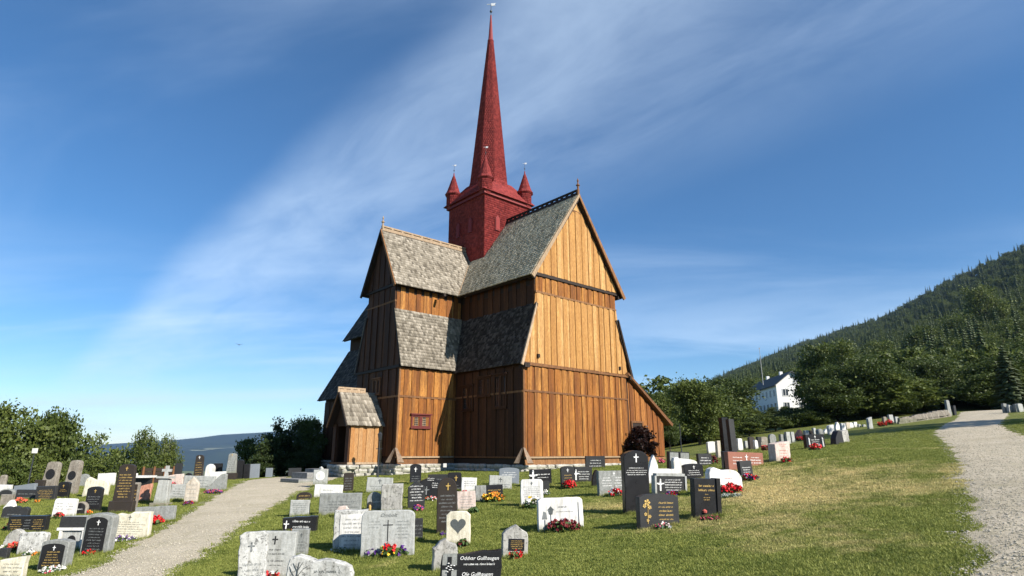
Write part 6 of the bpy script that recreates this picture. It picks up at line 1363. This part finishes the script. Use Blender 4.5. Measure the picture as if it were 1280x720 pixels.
# ------------------------------------------------------------------ white house on the slope
HW = 143.0; pc = at_w(972, HW); r = ray(972, 514); hz = EYE + r[2] * HW / r[1] - .3
hx, hy = ray(972, 500)[0] * HW / ray(972, 500)[1], HW
M['housewhite'] = plain('white painted boards', (.74, .74, .72), .6, .3, .06, 3); M['houseroof'] = plain('dark slate roof', (.055, .06, .062), .7, .3); t = NT('house window'); t.col((.05, .06, .07)); M['hglass'] = t.rough(.15, .5)
house = empty('white_house', (hx, hy, hz), R(-4)); tag(house, 'long white two-storey house with a dark roof and gable on the wooded slope', 'house')
GW, LN, EH, RH = 7.6, 24.0, 6.5, 9.4       # gable width along +x, length along +y, eaves, ridge
m = MB(); pr = [(0, -5), (GW, -5), (GW, EH), (GW / 2, RH), (0, EH)]; m.prism([(x_, 0, z_) for x_, z_ in pr], [(x_, LN, z_) for x_, z_ in pr]); hw = m.build('wall', M['housewhite'], house)
m = MB()
for sgn in (-1, 1):
    e = GW / 2 + sgn * (GW / 2 + .5); ze_ = EH - (RH - EH) / (GW / 2) * .5
    m.prism([(e, -.5, ze_), (e, LN + .5, ze_), (GW / 2, LN + .5, RH + .02), (GW / 2, -.5, RH + .02)], [(e, -.5, ze_ + .22), (e, LN + .5, ze_ + .22), (GW / 2, LN + .5, RH + .26), (GW / 2, -.5, RH + .26)])
hr = m.build('roof', M['houseroof'], house)
for yy in (6.5, 16): m = MB(); m.box((GW / 2 - .35, yy - .35, RH - .6), (GW / 2 + .35, yy + .35, RH + .9)); m.build('chimney', M['housewhite'], hr)
def hwin(axis, s, z_, ww, wh):
    m = MB()
    for (a0, a1, b0, b1) in ((s - ww / 2 - .1, s + ww / 2 + .1, z_ - .1, z_), (s - ww / 2 - .1, s + ww / 2 + .1, z_ + wh, z_ + wh + .1), (s - ww / 2 - .1, s - ww / 2, z_, z_ + wh), (s + ww / 2, s + ww / 2 + .1, z_, z_ + wh), (s - .04, s + .04, z_, z_ + wh)):
        m.box(*(((a0, -.08, b0), (a1, .02, b1)) if axis == 'g' else ((-.08, a0, b0), (.02, a1, b1))))
    f = m.build('window', M['housewhite'], hw); m = MB(); m.box(*(((s - ww / 2, -.03, z_), (s + ww / 2, .01, z_ + wh)) if axis == 'g' else ((-.03, s - ww / 2, z_), (.01, s + ww / 2, z_ + wh)))); m.build('pane', M['hglass'], f)
for s in (2.0, 5.6): hwin('g', s, 3.9, 1.2, 1.5); hwin('g', s, .8, 1.2, 1.5)
hwin('g', 4.6, 7.0, .7, .9)
for i in range(9): hwin('l', 1.6 + i * 2.6, 3.9, 1.1, 1.5); hwin('l', 1.6 + i * 2.6, .8, 1.1, 1.5)
fp = empty('flagpole', (hx + 2.0, hy + 12.0, hz)); tag(fp, 'slim flagpole rising behind the roof of the white house', 'flagpole'); m = MB(); m.lathe([(.14, -5), (.05, 17)], 8); m.build('pole', plain('grey pole', (.35, .35, .36), .5), fp); m = MB(); m.lathe([(.02, 17), (.16, 17.15), (.02, 17.3)], 8); m.build('knob', INK['gold'], fp)

# ------------------------------------------------------------------ mountain across the valley, and the air in between
xs = np.linspace(-12200, 1800, 150); sil_px = [-400, 0, 120, 218, 250, 275, 300, 320, 360, 420, 520, 640, 780]; sil_y = [566, 561, 556, 550, 547, 543.5, 542, 541, 538, 533, 530, 532, 545]
rows = 26; mv = []
WR = 9000.0
apx = np.array([ray(q, 550)[0] / ray(q, 550)[1] for q in sil_px]); aev = np.array([ray(q, y_)[2] / ray(q, y_)[1] for q, y_ in zip(sil_px, sil_y)])
rs = np.random.RandomState(9)
gnoise = lambda x_, y_: np.sin(x_ * .0021 + 1.3) * np.cos(y_ * .0017) + .6 * np.sin(x_ * .0057 + y_ * .004) + .35 * np.sin(x_ * .013 - y_ * .011 + 2)
for j in range(rows + 4):
    t_ = j / rows; w_ = 5000 + (WR - 5000) * t_; top = 1.6 + WR * np.interp(xs / WR, apx, aev)
    if t_ <= 1: z_ = -152 + (top + 152) * (t_ ** 1.15) + gnoise(xs * .6, w_ * .6) * 26 * np.sin(np.pi * t_)
    else: z_ = top - (t_ - 1) * 300
    mv.append(np.stack([xs * (w_ / WR), np.full_like(xs, w_), z_], -1))
mv = np.concatenate(mv); nx_ = len(xs); i, j = np.meshgrid(np.arange(rows + 3), np.arange(nx_ - 1), indexing='ij'); mq = np.stack([i * nx_ + j, i * nx_ + j + 1, (i + 1) * nx_ + j + 1, (i + 1) * nx_ + j], -1).reshape(-1, 4)
t = NT('far forest and fields'); p = t.pos(); a1_ = t.noise(p, .002, 6, .65); a2_ = t.noise(t.pos('geo', (.0026, .003, .012)), 1.0, 3, .5, .4); a3_ = t.noise(p, .014, 5, .7)
c = t.mix(t.mrange(a1_, .3, .7), (.014, .026, .016), (.034, .052, .028)); c = t.mix(t.mrange(a3_, .4, .7, 0, .5), c, (.014, .025, .013))
sp_ = t.n('ShaderNodeSeparateXYZ'); t.l(t.n('ShaderNodeNewGeometry').outputs['Position'], sp_.inputs[0]); fz = t.math('MULTIPLY', t.mrange(sp_.outputs[2], -120, -30), t.mrange(sp_.outputs[2], 70, 10))
c = t.mix(t.math('MULTIPLY', t.mrange(a2_, .60, .64), fz), c, (.22, .23, .14)); t.col(c); t.rough(.95, .1)
tag(link('mountain', np_mesh('mountain', mv, mq, t.m, True)), kind='structure')
t = NT('valley air'); t.t.nodes.remove(t.b); pv = t.n('ShaderNodeVolumePrincipled'); pv.inputs['Color'].default_value = (.42, .63, 1.0, 1); pv.inputs['Density'].default_value = 4.6e-5; pv.inputs['Anisotropy'].default_value = .2; t.l(pv.outputs[0], t.out.inputs['Volume'])
m = MB(); m.box((-10700, -10700, -165), (10700, 10700, 400)); o = m.build('haze', t.m); tag(o, kind='stuff')
